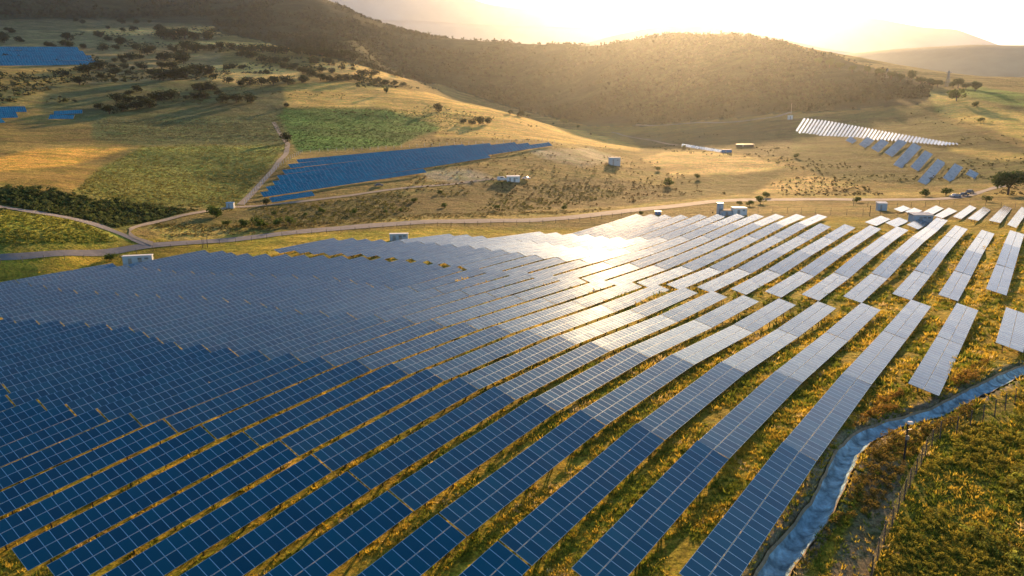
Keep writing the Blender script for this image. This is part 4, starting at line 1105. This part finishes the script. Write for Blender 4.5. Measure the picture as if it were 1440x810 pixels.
# low scrub dotting the fields beyond the road
def scatter(n, poly, d0, d1, s0, s1, base, jit=.35, seed=1, name='scrub', h=(.5, .9), patch=None, rows=None):
    out = []; r_ = np.random.default_rng(seed)
    cc = np.argwhere((in_poly(PX, PY, poly)) & (GD > d0) & (GD < d1))
    if not len(cc): return
    wgt = np.ones(len(cc)); cc = cc[r_.choice(len(cc), n)]
    a = ga[np.clip(cc[:, 1], 0, NA-2)] + r_.random(n)*(ga[1]-ga[0]); l = gl[np.clip(cc[:, 0], 0, NR-2)] + r_.random(n)*(gl[1]-gl[0])
    x = np.exp(l)*np.sin(a); y = np.exp(l)*np.cos(a)
    if rows:      # planted in lines
        ca_, sa_ = math.cos(rows[0]), math.sin(rows[0]); p_ = x*ca_+y*sa_; q_ = -x*sa_+y*ca_
        q_ = np.round(q_/rows[1])*rows[1] + r_.normal(0, .12, len(q_)); x = p_*ca_-q_*sa_; y = p_*sa_+q_*ca_
    if patch:
        k = fbm(x, y, patch[0], 3, seed) > patch[1]; x, y = x[k], y[k]
    dlin = dist_line(x, y, np.array([hit(p[0], (p[1]+p[2])/2)[:2] for p in RX]))[0]; k = dlin > 7; x, y = x[k], y[k]
    for tl in (T1, T2):
        dlin = dist_line(x, y, np.array([hit(p[0], (p[1]+p[2])/2)[:2] for p in tl]))[0]; k = dlin > 3.5; x, y = x[k], y[k]
    s = r_.uniform(s0, s1, len(x))
    return np.c_[x, y, hgt(x, y)-s*.12], np.c_[s, s*r_.uniform(*h, len(x))]*1.15, np.array(base)*r_.uniform(1-jit, 1+jit, (len(x), 1))+r_.uniform(0, .01, (len(x), 3))
tm2 = [leafy(13, 750+k, .50, .6) for k in range(6)]
def scrub(args_list, name):
    got = [scatter(*a, **k) for a, k in args_list]; got = [g for g in got if g is not None]
    p = np.concatenate([g[0] for g in got]); s = np.concatenate([g[1] for g in got]); c = np.concatenate([g[2] for g in got])
    return stamp(name, tm2, p, s, rng.uniform(0, 6.3, len(p)), c, M_scrub)
scrub([
 ((2600, [(-50, 295), (60, 300), (124, 312), (178, 332), (204, 343), (-50, 362)], 200, 330, .4, 1.3, (.30, .30, .05)), dict(seed=3, h=(.35, .7))),
 ((2000, [(-50, 262), (60, 268), (150, 284), (260, 297), (330, 292), (270, 303), (180, 326), (120, 310), (-50, 290)], 230, 380, .8, 2.6, (.09, .12, .035)), dict(seed=4)),
 ((5200, [(100, 272), (135, 240), (200, 206), (405, 204), (335, 285), (320, 293), (200, 290)], 320, 620, .6, 1.5, (.28, .26, .07)), dict(seed=5, h=(.35, .6))),
 ((1800, [(130, 196), (130, 170), (400, 160), (405, 203), (200, 204)], 450, 800, .6, 1.3, (.3, .28, .14)), dict(seed=6, h=(.35, .6))),
 ((2600, [(200, 318), (330, 296), (480, 283), (560, 270), (720, 262), (880, 262), (860, 290), (600, 304), (300, 330)], 240, 400, .5, 1.6, (.14, .14, .035)), dict(seed=7, patch=(30, -.05))),
 ((1200, [(205, 318), (300, 316), (420, 316), (600, 301), (800, 298), (860, 292), (850, 299), (600, 309), (240, 342)], 240, 420, .5, 1.3, (.22, .18, .06)), dict(seed=8, h=(.4, .7))),
 ((5200, [(-50, 150), (-50, 45), (320, 36), (480, 60), (620, 128), (560, 124), (330, 122), (60, 150)], 700, 2100, 2, 6, (.045, .06, .025)), dict(seed=9, patch=(130, .0))),
 ((3600, [(385, 152), (480, 150), (600, 158), (700, 165), (640, 178), (590, 190), (560, 205), (420, 214), (405, 190)], 430, 900, .7, 1.5, (.07, .13, .03)), dict(seed=21, rows=(.35, 7), h=(.4, .7))),
 ((2600, [(140, 194), (140, 172), (395, 162), (400, 200)], 450, 800, .7, 1.5, (.2, .2, .1)), dict(seed=22, rows=(.1, 8), h=(.4, .7))),
 ((1600, [(900, 185), (1120, 172), (1300, 155), (1440, 180), (1440, 250), (1200, 262), (1060, 225), (920, 212)], 420, 900, .8, 2.2, (.07, .08, .03)), dict(seed=23, patch=(60, .12))),
 ((900, [(100, 118), (330, 122), (400, 125), (620, 150), (760, 180), (600, 176), (380, 150), (130, 165)], 560, 1100, .8, 2.6, (.07, .08, .03)), dict(seed=24, patch=(60, .1))),
 ((1500, [(600, 175), (780, 195), (900, 210), (1000, 272), (760, 300), (560, 300)], 300, 800, .6, 1.8, (.12, .09, .035)), dict(seed=10, patch=(40, 0))),
 ((900, [(1120, 250), (1440, 250), (1440, 275), (1300, 276), (1000, 276)], 360, 520, .6, 1.8, (.09, .08, .03)), dict(seed=11, patch=(40, 0))),
], 'scrub')

# grass and weeds in the near field
N = 125000
a = rng.uniform(R(-46), R(47), N); l = rng.uniform(math.log(24), math.log(235), N)
x = np.exp(l)*np.sin(a); y = np.exp(l)*np.cos(a); D = np.exp(l)
u = x*UD[0]+y*UD[1]; v = x*VD[0]+y*VD[1]
ph = ((v-VA) % ROW_GAP)                      # under a table the grass stays short
under = (ph < W_TAB*.95) & (v > VA-3*ROW_GAP) & (u < 136) & ((v > VA-.5) | (u > 84))
dd, ss = dist_line(x, y, dp[::2])
ok = (dd > 1.15)
patch = fbm(x, y, 6, 4, 90)
ok &= (patch > -.35) & ~((D > 110) & (rng.random(N) < .35))
ok &= ~(under & (rng.random(N) < .8))
# keep the gravel track by the fence thin
gpx, gpy = project(x, y, hgt(x, y))
ingrav = in_poly(gpx, gpy, ZONES[-2][0]); ok &= ~(ingrav & (rng.random(N) < .85))
x, y, D, patch, under, gpx, gpy = [q[ok] for q in (x, y, D, patch, under, gpx, gpy)]
def tuft(nb, seed):
    r_ = np.random.default_rng(seed); V = []; F = []
    for i in range(nb):
        a = r_.uniform(0, 6.28); r0 = r_.uniform(0, .32); x0, y0 = r0*math.cos(a), r0*math.sin(a)
        b = r_.uniform(0, 6.28); w_ = r_.uniform(.07, .15); ln = r_.uniform(.1, .42); h = r_.uniform(.45, 1.0)
        k = len(V); V += [(x0-w_*math.sin(b), y0+w_*math.cos(b), 0), (x0+w_*math.sin(b), y0-w_*math.cos(b), 0), (x0+ln*math.cos(a), y0+ln*math.sin(a), h)]; F.append((k, k+1, k+2))
    return np.array(V), np.array(F)
tt = [tuft(7, 200+k) for k in range(8)]
s = rng.uniform(.45, 1.0, len(x))*np.clip(D/75, .6, 1.5); h = s*rng.uniform(.4, .75, len(x)); h = np.where(under, np.minimum(h, .4), np.minimum(h, .9))
g = fbm(x, y, 3.5, 3, 95) + rng.normal(0, .25, len(x)) + np.where((gpx > 1230) & (gpy > 560), .12, 0)
gold = np.array((0.60, 0.44, 0.06)); green = np.array((0.20, 0.24, 0.03)); straw = np.array((0.66, 0.52, 0.22))
c = np.where((g > .05)[:, None], green, gold); c = np.where((g < -.55)[:, None], straw, c)*rng.uniform(.7, 1.25, (len(x), 1))
stamp('grass', tt, np.c_[x, y, hgt(x, y)-.03], np.c_[s, h], rng.uniform(0, 6.3, len(x)), c, M_tuft)

# leafy weeds and low bushes: lumps through the grass on the right, on the ditch banks
lt = [leafy(80, 300+k, .17) for k in range(6)]
got = []
def wd(n, poly, s0, s1, base, jit=.35, p=None, seed=0):
    r_ = np.random.default_rng(seed+500)
    cc = np.argwhere(in_poly(PX, PY, poly) & (GD > 22) & (GD < 215))
    cc = cc[r_.choice(len(cc), n)]
    aa = ga[np.clip(cc[:, 1], 0, NA-2)] + r_.random(n)*(ga[1]-ga[0]); ll = gl[np.clip(cc[:, 0], 0, NR-2)] + r_.random(n)*(gl[1]-gl[0])
    X = np.exp(ll)*np.sin(aa); Y = np.exp(ll)*np.cos(aa); d0, _ = dist_line(X, Y, dp[::2]); k = d0 > 1.5
    if p: k &= fbm(X, Y, p[0], 3, seed) > p[1]
    X, Y = X[k], Y[k]; sc = r_.uniform(s0, s1, len(X))*np.clip(np.hypot(X, Y)/60, .8, 1.6)
    got.append((np.c_[X, Y, hgt(X, Y)-.05], np.c_[sc, sc*r_.uniform(.5, .85, len(X))], np.array(base)*r_.uniform(1-jit, 1+jit, (len(X), 1))))
wd(4200, ZONES[-1][0], .3, .85, (.36, .32, .045), p=(5, -.1), seed=1)
wd(1100, ZONES[-1][0], .7, 1.7, (.25, .27, .045), p=(9, .1), seed=2)
wd(500, [(1140, 655), (1060, 830), (1100, 790), (1170, 690), (1200, 610), (1260, 585), (1330, 565), (1440, 505), (1440, 480), (1330, 540), (1240, 560)], .4, 1.0, (.30, .18, .04), seed=3)
wd(500, [(1200, 620), (1300, 590), (1440, 530), (1440, 550), (1300, 620), (1260, 680), (1230, 720), (1180, 740), (1130, 800), (1150, 720)], .4, 1.0, (.22, .16, .035), seed=4)
wd(2600, [(0, 420), (700, 300), (1440, 300), (1440, 560), (1240, 600), (1060, 810), (0, 810)], .35, .8, (.34, .29, .04), p=(8, .1), seed=5)
# keep the weeds between rows out from under the tables
P_ = np.concatenate([g_[0] for g_ in got]); S_ = np.concatenate([g_[1] for g_ in got]); C_ = np.concatenate([g_[2] for g_ in got])
vv = P_[:, 0]*VD[0]+P_[:, 1]*VD[1]; phw = (vv-VA) % ROW_GAP
uu = P_[:, 0]*UD[0]+P_[:, 1]*UD[1]
k = ((vv < VA-1) & (uu < 82)) | (vv < VA-3*ROW_GAP) | ((phw > W_TAB+.35) & (phw < ROW_GAP-.45))
stamp('weeds', lt, P_[k], S_[k], rng.uniform(0, 6.3, k.sum()), C_[k], M_tuft)

# individual bushes and trees
def bush_proto(name, n, seed, m, leaf, trunk):
    o = empty(name); v, f = leafy(n, seed, leaf)
    v = v*np.array([1, 1, .95])+np.array([0, 0, .05 if not trunk else .1])
    mesh_obj('crown', v, f, m, o)
    b = new(); H = .35 if not trunk else .4
    tube(b, (0, 0, -.15), (.01, .01, H), .045 if trunk else .03, .025, 7)
    for k in range(4):
        an = k*1.57+seed; tube(b, (.01, .01, H*.7), (.18*math.cos(an), .18*math.sin(an), H+.22), .02, .008, 5)
    part('trunk', b, M_bark, o); return o
def proto_set(name, m, leaf, n, k, trunk, seed): return [bush_proto(name, n, seed+i, m, leaf, trunk) for i in range(k)]
def plant(protos, used, px, py, wpx, label, cat, group, hfac=.8, D=None):
    g = hit(px, py); Dd = np.linalg.norm(g-(0, 0, CAMZ)); s = wpx/F_PX*Dd
    i = random.randrange(len(protos)); o = protos[i]
    if i in used: o = copy_tree(o)
    used.add(i)
    o.location = (g[0], g[1], g[2]-.05*s); o.scale = (s, s, s*hfac); o.rotation_euler = (0, 0, random.uniform(0, 6.28))
    return tag(o, label, cat, group)
ev = proto_set('bush', M_leaf, .13, 620, 6, False, 11); evu = set()
Z5 = lambda L: [(x/4.8, y/4.8, w_/4.8) for x, y, w_ in L]
left = Z5([(60, 222, 55), (30, 290, 80), (130, 285, 60), (20, 258, 70), (315, 312, 50), (350, 315, 50), (460, 275, 85), (440, 312, 70), (470, 318, 60), (565, 328, 55), (695, 343, 80), (780, 335, 55), (920, 340, 75), (810, 302, 90), (735, 278, 60), (680, 252, 70),
 (995, 370, 110), (1035, 338, 45), (945, 400, 55), (775, 420, 50), (830, 405, 60), (875, 405, 85), (835, 428, 50), (670, 472, 120), (760, 458, 45), (600, 500, 110), (690, 535, 65), (835, 462, 60), (960, 468, 80), (870, 500, 50), (780, 558, 52), (830, 550, 25), (780, 508, 80),
 (1110, 410, 110), (1095, 465, 80), (1170, 470, 90), (1030, 515, 80), (1100, 545, 130), (1180, 540, 140), (1260, 535, 140), (1330, 515, 140), (1390, 500, 90), (925, 620, 80), (880, 645, 60), (1010, 648, 32), (1090, 680, 110), (1160, 670, 110), (1050, 682, 80), (790, 695, 110), (660, 735, 65), (740, 770, 100), (830, 755, 110), (920, 740, 110), (1010, 730, 110), (880, 700, 90), (960, 700, 90),
 (540, 575, 95), (500, 690, 30), (405, 660, 22), (440, 510, 48), (1255, 672, 50), (1310, 675, 90), (1380, 668, 90), (1350, 615, 90), (1410, 600, 90), (1240, 430, 130), (1210, 400, 80), (1260, 345, 110), (1320, 355, 110), (1140, 325, 38), (1170, 352, 60), (1225, 372, 60), (1110, 265, 120), (1170, 270, 130), (1250, 262, 120), (1310, 275, 100), (1400, 270, 120), (830, 210, 40), (905, 212, 60), (1080, 215, 90), (1205, 212, 35), (730, 195, 35), (555, 160, 45), (820, 160, 60), (920, 158, 45), (510, 145, 35), (1010, 155, 30)])

for i, (px, py, w_) in enumerate(left):
    reg = 'on the pale slope near the upper left solar farm' if px < 130 else ('in the hollow of the left hillside' if px < 215 else 'in the thickets toward the dark ridge')
    plant(ev, evu, px, py, w_, 'dark rounded evergreen bush %s' % reg, 'bush', 'dark bushes %s' % reg, .62)
Z6 = lambda L: [(280+x/4.8, y/4.8, w_/4.8) for x, y, w_ in L]
mid = Z6([(30, 340, 60), (80, 345, 80), (150, 335, 90), (220, 335, 80), (290, 345, 80), (350, 355, 100), (430, 355, 100), (510, 360, 110), (590, 365, 110), (670, 372, 110), (750, 378, 110), (830, 385, 110), (910, 385, 110), (990, 390, 100), (1050, 400, 80), (290, 385, 90), (360, 395, 90), (420, 420, 90), (500, 425, 90), (580, 430, 80), (790, 430, 90), (880, 440, 90),
 (60, 500, 110), (110, 525, 50), (180, 475, 70), (300, 470, 60), (230, 465, 60), (458, 500, 50), (415, 485, 22), (580, 460, 70), (640, 475, 90), (700, 500, 90), (760, 520, 90), (820, 545, 90), (880, 550, 80), (700, 560, 100), (600, 570, 110), (500, 575, 110), (420, 578, 100), (340, 575, 100), (280, 580, 80), (200, 565, 80), (20, 610, 90), (90, 610, 80), (130, 640, 60), (20, 665, 90), (160, 690, 110), (250, 692, 110), (350, 695, 110), (940, 545, 80), (1000, 540, 80), (1080, 555, 110), (1100, 515, 90), (1180, 515, 90), (960, 470, 60), (1040, 475, 45), (1150, 450, 60), (1200, 555, 60), (1260, 570, 60), (1320, 575, 60), (1380, 580, 50), (1340, 520, 60), (1410, 530, 50), (830, 490, 80), (900, 495, 70), (1430, 470, 50), (588, 722, 55), (190, 218, 35), (90, 205, 20)])
for px, py, w_ in mid:
    reg = 'in the long hedge line above the rough fields' if py > 108 else 'in the belts crossing the upper slope'
    plant(ev, evu, px, py, w_, 'dark spreading bush %s' % reg, 'bush', 'dark bushes %s' % reg, .6)
Z7 = lambda L: [(560+x/4.8, 140+y/4.8, w_/4.8) for x, y, w_ in L]
for x_, y_, w_, lab in [(440, 168, 60, 'low left bush of the dark clump above the blue rows'), (500, 172, 60, 'left bush in the dark clump above the blue rows'), (545, 172, 90, 'tallest middle bush of the dark clump above the blue rows'), (605, 165, 70, 'right bush of the dark clump above the blue rows'),
    (755, 100, 48, 'lone round bush left of the pair on the golden slope'), (830, 118, 75, 'large round bush on the golden slope by the ridge foot'), (880, 126, 40, 'small bush right of the round bush on the golden slope'), (1048, 168, 20, 'tiny bush on the golden crest beside the lone tree'), (270, 82, 90, 'flat dark thicket on the golden slope'), (1300, 240, 22, 'tiny bush low on the end of the golden slope')]:
    px, py, w2 = 560+x_/4.8, 140+y_/4.8, w_/4.8; plant(ev, evu, px, py, w2, lab, 'bush', None, .75)
for px, py, w_, lab in [(402, 200, 20, 'dark bush at the upper end of the fenced track'), (375, 288, 13, 'round bush at the lower left corner of the blue farm'), (1002, 300, 3, 'small dark bush by the tower')]:
    plant(ev, evu, px, py, w_, lab, 'bush', None, .8)
br = proto_set('bush', M_leaf2, .14, 520, 4, False, 71); bru = set()
for px, py, w_, lab in [(305, 306, 26, 'spreading green bush above the farm track junction'), (320, 318, 13, 'small green bush right of the spreading one'), (365, 320, 24, 'large bright green bush beside the road, left of two'), (392, 318, 18, 'large bright green bush beside the road, second from left'), (408, 317, 20, 'bright green bush beside the road, right end of the row'), (345, 319, 18, 'low bright bush at the left of the roadside row'),
    (386, 303, 10, 'round green bush left below the blue farm'), (429, 304, 8, 'small green bush second in the dark hollow'), (453, 299, 12, 'bright round bush in the hollow below the blue farm'), (498, 302, 14, 'wide bright bush in the middle of the hollow'), (541, 300, 9, 'small dark bush right of the wide bright one'), (563, 298, 9, 'small bright bush near the centre of the hollow'),
    (583, 285, 11, 'bright bush on the brown bank under the dirt track'), (618, 273, 9, 'highest bright bush on the bank near the dirt track'), (625, 292, 11, 'bright bush low on the brown bank'), (697, 295, 12, 'bright bush beside the road under the white building'), (793, 295, 11, 'bright bush above the bend of the road'),
    (902, 302, 9, 'dark bush at the tip of the far block of tables'), (1069, 287, 18, 'bushy green tree beyond the compound, tallest of three'), (1040, 289, 10, 'small bush left of the green roadside tree'), (1054, 290, 13, 'low bush between the small bush and roadside tree'), (1078, 278, 13, 'green bush on the far edge of the road'), (1205, 285, 12, 'round bush on the verge left of the kiosk'), (1302, 276, 15, 'dark bush beyond the road before the three cars'), (1330, 275, 15, 'dark bush beyond the road nearest the three cars'), (1387, 284, 12, 'bush on the bank right of the cars'),
    (925, 240, 9, 'small dark bush at the left end of the tan field'), (938, 262, 19, 'dark bush below the tan field'), (980, 252, 12, 'low dark bush under the edge of the tan field'), (962, 209, 8, 'bush at the left end of the pale table strip'), (1120, 222, 10, 'bush at the right tip of the tan field'), (1370, 150, 10, 'dark lone bush on the right golden slope'), (1379, 172, 9, 'dark lone bush on the right hillside above the golden strip'), (1345, 142, 22, 'flat bush on the golden slope below the crest'),
    (155, 368, 17, 'brown bush beside the long blue kiosk'), (1358, 470, 1, 'x'), ]:
    if lab == 'x': continue
    plant(br, bru, px, py, w_, lab, 'bush', None, .75)
tr = proto_set('tree', M_tree, .09, 2600, 2, True, 131); tru = set()
plant(tr, tru, 1417, 274, 36, 'large round dark tree beside the road at the right edge', 'tree', None, .85)
plant(tr, tru, 543, 132, 7, 'tiny lone tree on the golden slope above the green field', 'tree', None, 1.3)
plant(tr, tru, 793, 176, 10, 'lone tree on the golden crest above the dark valley', 'tree', None, 1.0)
plant(tr, tru, 813, 181, 5, 'small tree right of the lone tree on the crest', 'tree', None, 1.1)
# conifers and broadleaf trees standing out on the right hand crest
for i, (px, py, w_, hf) in enumerate([(1150, 91, 10, .9), (1166, 95, 12, .9), (1180, 98, 12, .8), (1198, 102, 9, 1), (1219, 106, 8, 1.5), (1236, 108, 12, .9), (1253, 112, 12, .9), (1266, 115, 10, 1), (1281, 117, 10, 1.6), (1294, 119, 12, .8), (1306, 121, 11, .9), (1318, 123, 12, .8), (1340, 124, 9, .9), (1347, 124, 12, 1), (1358, 126, 10, .8), (1371, 128, 14, .8)]):
    plant(tr, tru, px, py, w_, 'dark tree on the skyline of the right crest, %s from the left' % ordi(i+1), 'tree', 'trees on the skyline of the right crest', hf)
for o in list(bpy.data.objects):
    if o.type == 'EMPTY' and 'category' not in o and not o.parent:
        for ch in list(o.children): bpy.data.objects.remove(ch)
        bpy.data.objects.remove(o)
